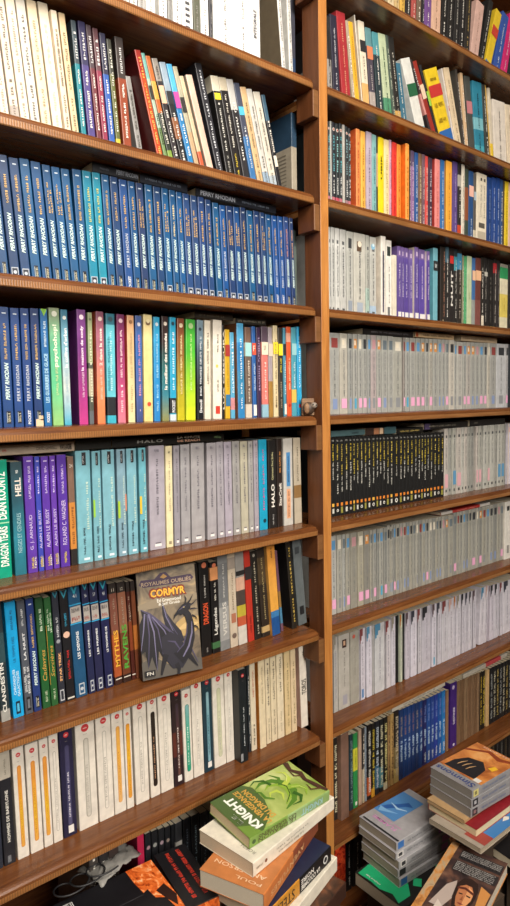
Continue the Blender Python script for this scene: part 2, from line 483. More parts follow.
def big(txt, c, d, tc='e8e4da', z0=.12, z1=.88, sz=.5, m='b', **k):
    k['t'] = [(txt, z0, z1, sz, tc, .5, m)] + k.get('t', [])
    return B(c, d, **k)

# ================= left bay =================
# top shelf: big white files and albums
def wh(c='e9e6df', d='large white spine', **k): k.setdefault('H', 0); return tw(c, d, tc='8d8a86', **k)
seg('L1', 0, 0, 1, ((130, 4), (310, 76)), [
 (122, 130, -110, wh('d9d6d0', 'large pale grey softcover')),
 (130.4, 138, -108, wh('dcd9d2', 'large grey-white softcover')),
 (138.3, 146, -104, wh('c9c8c4', 'light grey striped softcover', b=[(0, .3, 'a9a8a6')])),
 (146.3, 156, -98, wh('ecebe6', 'large white softcover with grey foot')),
 (159.5, 168, -94, B('e8e8e4', 'white softcover with a dotted black line', q=[(.4, .55, .02 + .03 * i, .032 + .03 * i, '3a3a3c') for i in range(20)])),
 (168.3, 173, -90, wh('8e8e8c', 'narrow mid grey softcover')),
 (173.5, 182, -86, wh('f0efec', 'bright white softcover')),
 (182.3, 193.7, -80, B('e9e9e6', 'white softcover with black stacked letters', q=[(.3, .7, .03 + .05 * i, .055 + .05 * i, '46464a') for i in range(14)])),
 (194, 201, -78, wh('5d5f50', 'olive grey hardcover')),
 (201.5, 209.5, -72, wh('f1f0ee', 'white softcover beside the olive hardcover')),
 (210, 213.6, -68, wh('38393f', 'thin black hardcover')),
 (214, 237, -64, wh('f3f2ef', 'thickest bright white box file')),
 (237.3, 249.7, -52, wh('efeeec', 'wide white softcover without markings')),
 (250, 261, -44, big('INTEGRALE', 'ecebe9', 'white softcover with small black lettering', tc='55555a', z0=.3, z1=.55, sz=.3)),
 (282, 286, (276, -20), wh('d8d8d4', 'thin white leaning softcover', side='6d6250', D=.17)),
 (289.5, 293.5, (286, -20), wh('cfcfca', 'thin grey-white leaning softcover', D=.17)),
])
# second shelf: pale hardbacks, then leaning albums
CREAM = 'ded2bd'
seg('L2', 0, 0, 6.375, ((0, 690), (510, 830)), [
 (-62, -6, -150, tw('d9cdbb', 'cream hardback', tc='a69a88', D=.15)),
 (0, 60, -140, tw('dcd1c2', 'pinkish cream hardback', tc='a69a88', D=.15)),
 (66, 126, -125, tw('d8ccba', 'cream hardback with grey foot label', tc='6e6458', s=[(.05, .95, .02, .16, 'a59a92')], D=.15)),
 (130, 192, -80, tw('e3d8c4', 'pale cream hardback', tc='a09585', D=.15)),
 (195, 258, -50, tw('d9d3c6', 'greyish cream hardback with dark lettering', tc='6b6660', D=.15)),
 (264, 330, -8, tw('e2d1b1', 'yellowish cream hardback', tc='a08f70', D=.15)),
 (336, 402, 8, tw('e6dac2', 'warm cream hardback with plain spine', tc='c2b59c', n=6, D=.15)),
 (406, 456, 58, tw('d9cbb4', 'round-backed cream hardback with brown lettering', tc='7b6c58', n=24, D=.15, y=-.008)),
 (461, 506, 78, tw('dcc39a', 'beige softcover', tc='84745c', D=.14)),
], lean=((240, 5), (335, 760)))
def sh(c1, c2, d, tc='e6e4dc', **k):        # dark head with silver print, coloured lower part
    return B(c2, d, b=[(.66, 1, c1)], t=[(6, .70, .92, .42, 'c9c9c9'), (12, .16, .46, .3, tc), (5, .5, .62, .3, tc)], s=[(.2, .8, .005, .03, 'e4dfd2')], **k)
seg('L2', 70, 10, 6.375, ((0, 745), (510, 880)), [
 (72, 108, (4, 62), sh('3c4a52', '1f7f8c', 'teal spine with dark head')),
 (116, 166, (48, 66), sh('2e2b52', '4a3f7c', 'violet blue spine with white lettering')),
 (170, 206, (100, 92), sh('4a3b42', '6b3038', 'dark plum red spine')),
 (208, 246, (142, 112), sh('5c3a40', '8a2f49', 'magenta red spine')),
 (250, 291, (186, 142), sh('2f2f48', '2f58a6', 'royal blue spine with dark head')),
 (294, 327, (232, 182), B('5d6234', 'yellow-footed olive spine', b=[(.7, 1, '3c3d34'), (0, .14, 'c9b53a')], t=[(8, .6, .92, .4, 'cfcdc0'), (12, .2, .56, .3, 'dad7c8')])),
 (340, 396, (283, 166), sh('3a3230', '8a3f24', 'rust brown spine with dark head')),
 (424, 462, (352, 420), tw('8d8b88', 'short grey booklet behind its neighbours', tc='55524e', y=.03, D=.1)),
])
seg('L2', 140, 40, 6.375, ((0, 670), (510, 815)), [
 (98, 140, (-70, 60), B('b2451f', 'thick dark red album leaning on its neighbour', side='571c1c', b=[(.8, 1, '9b2b22')], t=[(10, .5, .95, .5, 'dfa04a'), (16, .05, .48, .5, 'e6b860')], D=.19)),
 (146, 172, (-2, 82), B('9fb5a2', 'pale green spine with black square sticker', b=[(.78, 1, '6ba39a'), (0, .35, '6f8a58')], s=[(.05, .9, .6, .72, '25241f'), (.1, .9, .005, .06, 'e8e6dc')], t=[(10, .2, .5, .4, '34402f')])),
 (174, 208, (22, 100), B('2e342c', 'orange-headed spine with leafy green foot', b=[(.5, 1, 'b5622f'), (.62, .78, 'd9a04a'), (0, .16, '7e9a45')], s=[(.1, .9, .005, .06, 'e8e6dc')], t=[(10, .22, .52, .4, 'd9d5c8')])),
 (212, 252, (74, 116), B('322d30', 'dark spine with grey head and peach band', b=[(.8, 1, '8e8880')], s=[(.05, .95, .6, .76, 'd9ae92'), (.1, .9, .005, .06, 'e8e6dc')], t=[(12, .12, .55, .42, 'd5d3cd'), (5, .82, .96, .4, '4a4444')])),
 (256, 300, (122, 140), B('262629', 'black spine with blue-grey head and black square', b=[(.62, 1, '8fa1b0'), (.3, .5, '88583a')], s=[(.05, .95, .62, .74, '222226'), (.1, .9, .005, .06, 'e8e6dc')], t=[(12, .1, .55, .42, 'd5d3cd')])),
 (304, 342, (168, 152), B('2c7bb3', 'sky blue spine with magenta sticker', b=[(.75, 1, '4fa8d6')], s=[(.02, .98, .6, .75, 'b34494'), (.1, .9, .005, .06, 'e8e6dc')], t=[(12, .16, .56, .42, 'dfe8ee')])),
 (344, 376, (208, 168), B('a9a58e', 'beige green spine with black square sticker', s=[(.05, .95, .58, .72, '2a2826'), (.1, .9, .005, .06, 'e8e6dc')], b=[(0, .4, 'b59a78')])),
 (378, 408, (236, 230), B('c25a3a', 'thin spine with red foot', b=[(.25, 1, 'c9b495')], s=[(.1, .9, .005, .06, 'e8e6dc')])),
 (424, 468, (292, 222), B('d6b6a4', 'pinkish board-covered album with grey side', side='a59e90', D=.18, y=-.004)),
 (486, 532, (345, 136), B('2b2b31', 'tall black album with silver lettering', t=[(22, .08, .95, .42, 'c4c7cc')], D=.19)),
])
seg('L2', 210, 60, 5.1, ((0, 540), (380, 640)), [
 (82, 122, (2, 78), B('1f1e1e', 'black album with cream head and yellow square', b=[(.86, 1, 'cfc7b2')], s=[(.1, .9, .78, .84, 'e6cf2d')], t=[(14, .3, .76, .5, 'c9c7bf'), (6, .1, .26, .4, '9a9890')])),
 (124, 166, (33, 86), B('232021', 'black album with yellow lettering at the foot', b=[(.88, 1, 'bfb59f')], t=[(18, .35, .85, .5, 'd3cec2'), (8, .06, .3, .5, 'cdb53a')])),
 (168, 204, (70, 96), B('2d2c2f', 'dark album with silver grey head', b=[(.72, 1, 'b9b7b3')], t=[(12, .25, .8, .5, 'e2dfd8')])),
 (206, 238, (112, 116), B('3a6fa4', 'slate blue album with cyan square', b=[(.5, 1, '454a5c')], s=[(.05, .95, .7, .78, '4fb0cc')], t=[(14, .2, .6, .42, 'c9d0d8')])),
 (240, 272, (142, 136), tw('cfae82', 'tan cream album', tc='7d6a4e', n=16)),
 (275, 306, (181, 147), tw('c6c4bd', 'pale grey album', tc='66645f', n=18, b=[(0, .2, '8fa5b8')])),
 (308, 344, (220, 162), tw('cfc8ba', 'off-white album with worn spine', tc='6f6a60', n=18, b=[(0, .18, 'a9b5bd')])),
 (347, 368, (262, 178), B('1f2024', 'thin black album with white lettering', b=[(.75, 1, '3f5d70')], t=[(14, .3, .78, .6, 'dcd8ce')], s=[(.1, .9, .29, .4, 'd9d2c2')])),
])

# third shelf: the blue series
bl = ['1a4470', '1c4672', '174a78', '1a5080', '1c5482', '18507e', '175486', '174c7e']
def pr(a, b, x, hd, i, **k):
    return (a, b, hd, perry(bl[i % 8] if 'c' not in k else k.pop('c'), n=10 + (i * 7) % 6, two=(i % 4 == 2), logo=k.pop('logo', 'fn' if i % 3 else 'sq'), d=k.pop('d', ['blue paperback with white block lettering', 'deep blue paperback with orange title', 'blue paperback with tan title print'][i % 3]), **k))
seg('L3', 0, 145, 6.375, ((0, 800), (510, 855)), [
 pr(-62, -2, 0, 30, 5), pr(2, 62, 0, 42, 1, logo='fn'), pr(66, 132, 0, 58, 0, c='1d3a62', y=-.002), pr(136, 200, 0, 78, 3, logo='sq', c='20416c'), pr(203, 268, 0, 84, 4, logo='fn'),
 pr(271, 337, 0, 103, 7, logo='fn'), pr(341, 396, 0, 124, 2, logo='fn'), pr(399, 455, 0, 138, 6, logo='fn'), pr(458, 514, 0, 150, 4, logo='fn')],
 lean=((160, 115), (232, 780)))
seg('L3', 70, 150, 6.25, ((0, 800), (500, 860)), [
 pr(66, 124, 0, 118, 5, logo='fn'), pr(127, 184, 0, 128, 1, c='177f9c', logo='sq', tc='c9c06a', d='teal blue paperback with yellow-green title'),
 pr(187, 240, 0, 138, 3, c='1b86a0', logo='sq', tc='c9c06a', d='bright teal paperback with yellow-green title'),
 pr(243, 292, 0, 152, 4, logo='fn'), pr(295, 346, 0, 165, 0, c='1f3f6c', logo='fn'),
 pr(349, 402, 0, 182, 1, c='204a86', spaced=True, logo='p', d='blue paperback with wide-spaced silver lettering'), pr(404, 450, 0, 194, 7, logo='fn'), pr(453, 500, 0, 204, 2, c='263a63', logo='fn')],
 lean=((48, 148), (95, 770)))
seg('L3', 140, 160, 6.375, ((0, 805), (510, 865)), [
 pr(66, 116, 0, 155, 4, logo='fn'), pr(119, 168, 0, 168, 1, logo='fn', c='1e406c'), pr(171, 216, 0, 178, 6, logo='sq'), pr(219, 260, 0, 190, 3, logo='fn', tc='d9c79a'), pr(262, 302, 0, 202, 0, logo='fn', c='1b548a', d='bright blue paperback with wide white lettering'),
 pr(304, 348, 0, 212, 2, logo='sq', c='27477a'), pr(351, 395, 0, 224, 6, logo='sq', c='2a4674'), pr(398, 440, 0, 234, 1, logo='sq', c='27457b'), pr(443, 482, 0, 250, 5, logo='sq', c='264474')],
 lean=((115, 200), (148, 790)))
seg('L3', 210, 170, 5.1, ((0, 635), (440, 680)), [
 pr(2, 34, 0, 152, 3, logo='sq', c='22446e'), pr(36, 69, 0, 165, 4, logo='sq'), pr(71, 102, 0, 178, 1, c='1a4e8c', spaced=True, logo='fn', d='blue paperback with wide-spaced silver lettering'),
 pr(104, 138, 0, 182, 2, logo='sq', c='213a68'), pr(140, 172, 0, 188, 6, logo='sq', c='1b477e'), pr(174, 204, 0, 190, 1, logo='sq', c='22375f'), pr(206, 239, 0, 205, 4, logo='fn'),
 pr(241, 271, 0, 208, 3, logo='sq', c='223c6c'), pr(273, 299, 0, 216, 2, logo='sq', c='23406e'), pr(301, 330, 0, 226, 7, logo='fn'),
 pr(332, 360, 0, 232, 1, c='1a4c8e', spaced=True, logo='p', d='blue paperback with wide-spaced silver lettering'), pr(362, 389, 0, 236, 3, c='1a4c8e', spaced=True, logo='p', d='blue paperback with wide-spaced silver lettering'),
 pr(391, 418, 0, 238, 4, logo='fn', c='26447e', tc='d99a78'), pr(420, 441, 0, 244, 1, logo='fn', c='203764', tc='d9a878')],
 lean=((250, 215), (268, 620)))

# fourth shelf: coloured paperbacks
moon = lambda c='d9d5c6', z=.93: [(.5, z, .26, c)]
seg('L4', 0, 295, 6.375, ((0, 830), (335, 835)), [
 (-66, -42, 68, perry('183e74', logo='fn', d='blue paperback cut by its neighbour')),
 (-40, 22, 70, perry('1a3f78', n=12, spaced=True, logo='fn', d='dark blue paperback beside the picture edge')),
 (25, 96, 74, perry('17407a', n=14, logo='fn', d='blue paperback with heavy white lettering and orange title')),
 (99, 160, 82, perry('1b4280', n=13, spaced=True, logo='fn', d='blue paperback with spaced silver lettering and black logo')),
 (163, 222, 84, perry('193e7c', n=18, spaced=True, logo='p', d='blue paperback with spaced lettering and white foot text')),
 (225, 284, 84, perry('17356a', n=14, logo='fn', s=[(.1, .95, 0, .06, 'd6bd9c'), (.45, .95, .05, .09, 'cdb291')], d='dark blue paperback with a torn pale foot')),
 (287, 338, 88, big('LES GUERRIERS DE GLACE', '1d639e', 'bright blue paperback with green triangle at its head', tc='a9d2e6', z0=.2, z1=.62, sz=.5, t=[('POCKET', .03, .12, .4, 'dfe6ea', .5, 'b'), (12, .68, .9, .42, 'c4dcea')], tri=('8cc63f', '79b536'))),
 (342, 413, 80, big('psychohop!', '8fbf74>5fbf8a>59b28a>8d9a78', 'pale green paperback fading to olive', tc='e3ead0', z0=.5, z1=.86, sz=.5, t=[(14, .26, .5, .42, 'cdd6a0')], o=moon('d9dccb', .95))),
 (416, 464, 92, big('la colline d\'orban', '3fa5c2>c9d3cf>7fb2c6>2a6f8c', 'blue and white blended paperback', tc='e6ecec', z0=.5, z1=.84, sz=.5, t=[(12, .2, .48, .4, '9fb8c4')], o=moon('dfe3df', .93))),
], lean=((352, 120), (385, 800)))
seg('L4', 70, 295, 6.375, ((0, 825), (510, 812)), [
 (62, 123, (40, 92), big('la maison de cody', 'bd3a84>962f7c>6f2c78>6f387a', 'purple to magenta paperback', tc='efdcea', z0=.47, z1=.86, sz=.4, t=[(14, .24, .46, .36, 'e3bcd6')], o=moon('e3cbd8', .935), side='55225f', y=-.012)),
 (126, 160, 112, B('4d5249', 'thin patchy green-grey paperback', b=[(.55, 1, '9aa67c'), (.25, .5, 'b5ac92'), (0, .12, '5c6368')], t=[(14, .2, .85, .4, 'cfd2b8')], o=moon('6b705a', .94))),
 (178, 232, 105, big('2 dans la zone', 'ef7f4e>e3875c>b0697c>7a4358', 'salmon paperback fading to mauve', tc='eedcd0', z0=.52, z1=.85, sz=.36, t=[(16, .22, .5, .34, 'dfc0a8')], o=moon('cfb9b0', .935), side='b0452e', y=-.01)),
 (240, 301, 118, B('62bccb', 'speckled turquoise paperback with black foot panel', b=[(.07, .24, '23262b'), (0, .07, '3aa8bf'), (.9, 1, '2b6f83')], t=[(18, .3, .85, .35, 'b9e3e6'), (14, .3, .8, .3, '2c8296', .25)], o=moon('2c4a55', .95))),
 (308, 362, 122, tw('d07a8c>b54a78>8a2f62>6f2a58', 'rose pink paperback', tc='eccfd6', n=22, sz=.4, o=moon('e3c4cf', .94), side='5a2145')),
 (374, 422, 130, tw('dccf9f>dfcf9d>d9b98a>cf9a72', 'cream paperback with a red side', tc='b59d72', n=18, o=moon('8a5f3a', .94), side='b5432f', y=-.008)),
 (426, 472, 132, big('.', '3f4d80>4a62a0>2f66b0>4a5f96', 'blue violet speckled paperback', tc='e0b8c8', z0=.1, z1=.12, sz=.1, t=[(20, .25, .85, .4, 'cf8fae')], o=moon('d6d6e2', .92))),
], lean=((395, 200), (405, 780)))
seg('L4', 140, 295, 6.375, ((0, 803), (510, 790)), [
 (28, 88, 125, B('e6cd86>e9d38f>e3d29a', 'pale yellow paperback with a red crescent', o=[(.5, .925, .26, '75583a'), (.5, .94, .2, 'e9dcae'), (.55, .165, .22, 'c2452a')])),
 (92, 135, 140, tw('2a7fc2>2b8fcc>2f9fc9', 'mid blue paperback', tc='9fd0e6', n=18, o=moon('cfdfe6', .93))),
 (144, 190, 136, big('le meilleur des mondes', '8a8a52>3a7f8f>2f6a6a>3a2c2a>33201f', 'dark brown paperback fading to teal', tc='efe9e0', z0=.3, z1=.84, sz=.44, o=moon('dcd3c6', .93))),
 (194, 237, 142, B('2a9fc4', 'cyan paperback with black and white foot', b=[(.07, .22, '22242a'), (0, .06, 'c9d6da')], t=[(14, .3, .85, .4, 'c9e6ec'), ('POCKET', .08, .2, .5, 'dfe3e4', .5, 'b'), (4, .78, .88, .6, 'f0f2ee')], o=moon('1d3a4d', .94))),
 (241, 290, 148, tw('c2b81f>a89a2a>8a5a2c>7a3f2a', 'brown paperback fading to mustard yellow', tc='e6d9a8', n=26, o=moon('d9c9a8', .93), t=[(26, .26, .86, .34, 'e3d6a0')])),
 (296, 359, 155, tw('d6df2a>9fd02f>4fb535>3fa53a', 'lime green paperback', tc='cfe8a0', n=24, t=[(26, .3, .86, .34, 'c9e69a')], o=moon('a9c98a', .935))),
 (367, 410, 160, big('Denoël', '14181d>20262c>3f5563>7f97a5', 'slate blue paperback fading to black', tc='e3e6e6', z0=.07, z1=.2, sz=.42, t=[(24, .24, .84, .42, 'd3dade')], o=[(.45, .91, .22, '2a3540')])),
 (414, 456, 162, tw('e2d9c6', 'off-white paperback with grey lettering', tc='85796a', n=20, t=[(22, .36, .9, .34, '85796a')])),
 (468, 527, 158, tw('e8e1d2', 'cream white paperback with red square at its foot', tc='7a7266', s=[], t=[(8, .68, .86, .22, '7a7266'), (9, .28, .4, .22, '7a7266')], q=[(.25, .75, .05, .13, 'c23a2c'), (.3, .55, .52, .55, 'd9c25a')])),
], lean=((318, 200), (322, 780)))
seg('L4', 210, 300, 5.1, ((0, 605), (470, 585)), [
 (63, 78, 128, big('LUX OBSCURA', '1d1c1a', 'thin black paperback with white lettering', tc='cfc9bb', z0=.1, z1=.95, sz=.6)),
 (80, 107, 150, B('d3a928', 'yellow paperback with red and blue panels', s=[(.02, .98, .7, .83, '9c2f24'), (.02, .98, .14, .27, '2c6f9c')], t=[(10, .32, .66, .3, 'b58d1f')])),
 (109, 132, 165, B('5aa8cc', 'light blue paperback with a pink flower foot', b=[(.1, .24, 'c98a8f')], t=[(14, .3, .9, .4, 'e3eef2')])),
 (146, 182, 118, B('2f7fb8', 'taller blue paperback with brown edge', b=[(.8, 1, '4fa0cc'), (.2, .5, '3a86b0')], t=[(18, .1, .85, .45, 'cfe0e8')], side='7a4f32', y=-.008)),
 (186, 219, 138, B('cfc4b4', 'brown mottled paperback with a pale blue label', b=[(.15, .68, '6f5f54'), (.83, 1, '7a5f52')], s=[(0, 1, .68, .83, '9fd0cf')], t=[(16, .18, .64, .5, 'd9cdbc')])),
 (221, 242, 135, B('2f63a8', 'blue paperback with a red-orange label', s=[(0, 1, .69, .82, 'd9553a'), (.1, .9, .02, .14, 'dfe0da')], t=[(12, .3, .6, .4, 'b9cfe3'), ('F', .73, .79, .5, 'f0dccf', .5, 'h')])),
 (244, 266, 140, B('3d2a4a', 'dark purple paperback', s=[(.05, .95, .7, .8, '5a3f55')], t=[(12, .3, .9, .36, 'a58fb0')])),
 (269, 303, 135, B('d97a72', 'pink paperback with a large cream label', b=[(.83, 1, '5a4a58'), (0, .14, '8fb8c9')], s=[(0, 1, .69, .83, 'e6d8c0')], t=[(14, .2, .64, .4, 'efd6cc'), ('SF', .74, .79, .4, '6a5a48', .5, 'h')])),
 (304, 326, 140, B('a07a3a', 'ochre brown paperback with grey head', b=[(.4, 1, 'a59aa0')], s=[(0, 1, .68, .82, 'cfbfae')])),
 (328, 353, 130, tw('d9c9a2', 'cream paperback with a yellow label', tc='8a7858', s=[(0, 1, .69, .82, 'ead02c')], o=[(.5, .12, .2, '6a5a48')])),
 (354, 377, 142, B('3a332c', 'dark brown paperback with a yellow label', s=[(0, 1, .69, .82, 'ead02c')], t=[(8, .5, .66, .4, 'd6c23a'), (10, .1, .4, .4, '9a9078')])),
 (379, 394, 142, B('4a8fa8', 'thin blue-green paperback with a black label', s=[(0, 1, .69, .82, '2a2826'), (.1, .9, .02, .14, 'dcd9cf')], t=[(10, .25, .64, .4, 'c9dce0')])),
 (396, 420, 136, B('d4582f', 'orange red paperback with a pale head', b=[(.83, .93, 'dfa08a')], t=[(14, .3, .66, .4, 'efc9a8')], o=[(.5, .12, .28, 'b02a24')])),
 (421, 446, 140, B('4f9cae', 'grey teal paperback with yellow foot', b=[(.15, .3, 'd9b95a')], s=[(0, 1, .69, .82, '8fc0c4')], t=[(10, .32, .64, .4, 'cfdfe0')])),
 (448, 472, 136, B('2fa0cf', 'cyan blue paperback', t=[(14, .32, .9, .36, 'cfe6ef')], q=[(.25, .75, .09, .13, 'b0324a')])),
], lean=((455, 200), (460, 560)))

# fifth shelf
seg('L5', 0, 435, 6.04, ((0, 858), (475, 775)), [
 (-110, -50, 150, tw('2a7f8c', 'teal paperback', tc='cfe0e0')),
 (-8, 80, 155, B('0f9a7c', 'emerald green paperback with heavy white lettering', t=[('DEAN KOONTZ', .5, .9, .6, 'e8eee6', .5, 'b'), ('DRAGON TEARS', .1, .44, .6, 'e8eee6', .5, 'b')], q=[(.05, .95, .465, .475, '9fd0a8')], r=.3)),
 (94, 168, 165, B('1f6a7c>2a7f92>24505e>2c4852', 'teal grey paperback with white heading', t=[('HELL', .7, .86, .5, 'e0d6cc', .55, 'b'), ('NEIGES ET CENDRES', .2, .55, .34, '9fc6cc'), (2, .9, .93, .2, 'dfe3e0')])),
 (172, 236, 132, big('G. J. ARNAUD', '5b35a0', 'violet paperback with lilac lettering', tc='d6c9ec', z0=.2, z1=.5, sz=.4, m='', t=[(14, .64, .92, .24, 'cdbfe6'), (5, .04, .14, .4, 'd9c23a'), (5, .04, .14, .16, 'e6e0c8', .75)], q=[(.3, .75, .955, .965, 'cdbfe6')])),
] + [(a, b, y, big('ALAIN LE BUSSY', c, d, tc='d6c9ec', z0=.2, z1=.54, sz=.46, m='', t=[(9, .68, .92, .28, 'cdbfe6'), (5, .04, .14, .4, 'd9c23a'), (5, .04, .14, .16, 'e6e0c8', .75)], q=[(.3, .75, .955, .965, 'cdbfe6')])) for a, b, y, c, d in
 ((238, 274, 132, '3a46b0', 'blue violet paperback with lilac lettering'), (276, 326, 132, '5a33a2', 'purple paperback with lilac lettering'), (328, 366, 128, '6238a6', 'bright violet paperback with lilac lettering'))] + [
 (370, 430, 122, big('ROLAND C. WAGNER', '53309c', 'deep violet paperback with a pale worn edge', tc='d6c9ec', z0=.2, z1=.6, sz=.44, m='', t=[(13, .66, .92, .26, 'cdbfe6'), (5, .04, .14, .4, 'd9c23a')])),
 (433, 474, 132, B('2c2622', 'brown spine with an orange stone picture', b=[(.15, .58, 'c9853c'), (.58, 1, '7a5f50')], t=[('24', .9, .93, .5, 'e3ddd2', .5, 'h'), (10, .2, .55, .5, '8a5426')], q=[(.2, .9, .02, .13, '1d1a1a')])),
], lean=((185, 200), (210, 770)))
def lb(c, d, n=12, s=(), lab='1c1c20'):
    return B(c, d, t=[('OPTA', .885, .955, .1, 'dfe2e2', .5), (n, .3, .76, .16, 'bfd3c4', .72), (11, .08, .32, .26, '24323c', .45)], s=list(s), q=[(.42, .7, .87, .985, lab), (.38, .78, .025, .045, 'd9e6ec')])
seg('L5', 70, 435, 6.375, ((55, 812), (500, 738)), [
 (55, 152, 105, lb('78b2c0', 'widest light blue paperback')),
 (158, 217, 105, lb('76aebc', 'light blue paperback with a lime sticker', s=[(0, .24, .4, .56, '8fc43f')])),
 (222, 304, 98, lb('7cb2c0', 'broad light blue paperback')),
 (314, 372, 94, lb('7fa2b2', 'grey-blue paperback with lime sticker on its side', s=[(0, .26, .36, .52, '9fc42f'), (.86, 1, .42, .58, 'd98a6a')])),
 (376, 442, 90, lb('7ab0bf', 'light blue paperback with pale foot mark')),
 (452, 502, 84, lb('6aaebd', 'narrow light blue paperback with a yellow sticker', s=[(0, .3, .37, .54, 'dcb92f')])),
], lean=((90, 150), (110, 760)))
def gr(c, d, n=16, **k):
    return B(c, d, t=[(n, .34, .88, .17, '6b6770'), (2, .94, .965, .3, '7a7680', .5, 'h')], q=[(.3, .72, .03, .055, 'e6e4e2'), (.34, .68, .058, .068, '5f5b64')], **k)
seg('L5', 140, 430, 6.375, ((68, 765), (492, 690)), [
 (66, 168, 105, gr('a9a3ae', 'widest lavender grey paperback')),
 (172, 218, 105, B('e6dab0', 'pale yellow paperback among grey spines', t=[(16, .36, .86, .18, 'a5977a'), (2, .93, .95, .25, '3a3830', .5, 'h')], q=[(.3, .7, .03, .06, '8f8468')])),
 (222, 263, 102, gr('96929a', 'narrow mid grey paperback')),
 (266, 328, 96, gr('9f9da0', 'mid grey paperback')),
 (332, 418, 88, gr('a3a0a2', 'broad grey paperback with a nicked corner')),
 (432, 494, 85, gr('a5a1a6', 'light grey paperback after a dark gap')),
], lean=((110, 150), (120, 710)))
seg('L5', 210, 425, 5.1, ((0, 575), (470, 490)), [
 (2, 40, 90, gr('a29fa3', 'grey paperback with small print')), (42, 79, 88, gr('a39fa6', 'smooth grey paperback')), (81, 121, 88, gr('a8a1ae', 'lilac grey paperback')),
 (123, 161, 85, gr('9c9a98', 'warm grey paperback')), (163, 201, 85, gr('b5b09c', 'yellowish grey paperback with creased spine')), (203, 228, 84, gr('a3a19e', 'narrow warm grey paperback')), (230, 254, 80, gr('a29ca6', 'narrow lilac grey paperback')),
 (256, 298, 76, B('1c9cc2', 'cyan paperback with pink lettering', t=[(16, .22, .9, .42, 'c9548a')], o=[(.6, .1, .2, '123c4a')], side='1784a8')),
 (302, 345, 78, big('HALO', '211f1f', 'black paperback with white game lettering', tc='e6e2d8', z0=.24, z1=.5, sz=.4, t=[('Opération First Strike', .55, .86, .3, 'd6d2a0'), (8, .04, .16, .34, 'a8a8a6')])),
 (347, 375, 72, big('StarCraft', '2a201c', 'dark brown paperback with white lettering', tc='e3dcd2', z0=.24, z1=.5, sz=.5, t=[(12, .62, .86, .3, 'c98a4a')])),
 (380, 427, 70, B('c2bfb8', 'light grey paperback with blue and peach panels', q=[(.3, .72, .45, .84, '4a86b8'), (.3, .72, .08, .42, 'd9a07a')], t=[(14, .5, .8, .2, '2c4f78'), (12, .1, .4, .18, '9a6a4a')])),
 (434, 472, (424, 68), B('b5aa96', 'worn cream paperback leaning at the row end', b=[(.3, .45, '8a6a42')], side='8a8478', t=[(12, .5, .9, .3, '5a5248')])),
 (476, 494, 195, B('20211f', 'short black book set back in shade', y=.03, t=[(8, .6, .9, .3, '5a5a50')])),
], lean=((285, 150), (292, 500)))

# sixth shelf
seg('L6', 0, 585, 6.375, ((30, 880), (478, 710)), [
 (-80, -20, 150, tw('2c3a44', 'dark slate paperback')),
 (12, 76, 126, B('26343a', 'black spine with a silver foot', b=[(0, .1, '9a9a94'), (.5, .75, '2f4a50')], t=[('CLANDESTIN', .08, .5, .42, 'dcdcd4', .45, 'b')], side='6f7068')),
 (88, 161, 116, B('16a0dc', 'bright sky blue paperback', t=[(10, .76, .93, .2, '17507a'), ('LE TEMPS DES', .48, .7, .22, '17507a'), ('CHRONIQUES', .2, .42, .28, 'bfe0ef', .35, 'b'), ('GALACTIQUES', .18, .4, .28, 'bfe0ef', .68, 'b')], q=[(.3, .7, .03, .14, '0f2a3c'), (.4, .6, .05, .12, '4fb0d6')])),
 (165, 218, 106, B('4f545e', 'slate grey paperback with white lettering', t=[(9, .78, .93, .26, 'c9ccd0'), ('LA NUIT', .48, .72, .3, 'dadcde', .5, 'b'), (12, .2, .44, .3, 'd3d6d8', .3), (12, .18, .42, .3, 'd3d6d8', .7)], q=[(.25, .75, .03, .15, '17181c'), (.35, .65, .05, .13, '6a6e76')])),
 (220, 272, 94, perry('223874', n=12, logo='fn', d='dark blue paperback with white block lettering')),
 (276, 330, 86, big('Cadavres', '23572f>1f5a2e>2c5a34>1d4426', 'dark green paperback with gold script', tc='cfa24a', z0=.25, z1=.53, sz=.5, m='i', t=[(12, .7, .9, .3, 'cfe0c6'), (8, .06, .16, .3, 'b9c9a8')])),
 (331, 378, 86, big('Sorcières', '2a5c30>1d5a2c>275a30', 'green paperback with gold edge line', tc='cfa24a', z0=.27, z1=.56, sz=.5, m='i', t=[(12, .7, .9, .22, 'cfe0c6', .35), (12, .68, .86, .22, 'cfe0c6', .7), (8, .06, .16, .3, 'b9c9a8')], q=[(.02, .08, .2, .75, 'b98a35')])),
 (380, 425, 52, big('STAR TREK', '2c2f3a', 'dark grey paperback with blue triangle head', tc='e6b07a', z0=.2, z1=.46, sz=.36, t=[(8, .6, .78, .5, 'c2c4c8')], tri=('2f8fa8', '1d3f52'), q=[(.2, .8, .02, .12, 'b9bcc0'), (.3, .7, .03, .11, '2a2d36')], o=[(.5, .56, .3, '8f9298')])),
 (427, 484, 42, B('1a1a1e', 'black paperback with a red line of lettering', t=[(12, .2, .48, .26, 'b52c2c'), (5, .68, .8, .55, '2f8fb0')], tri=('2f8fa8', '16222c'), o=[(.5, .6, .38, 'd6b09a')], q=[(.1, .9, .015, .03, 'c9c6bd')])),
], lean=((190, 115), (245, 790)))
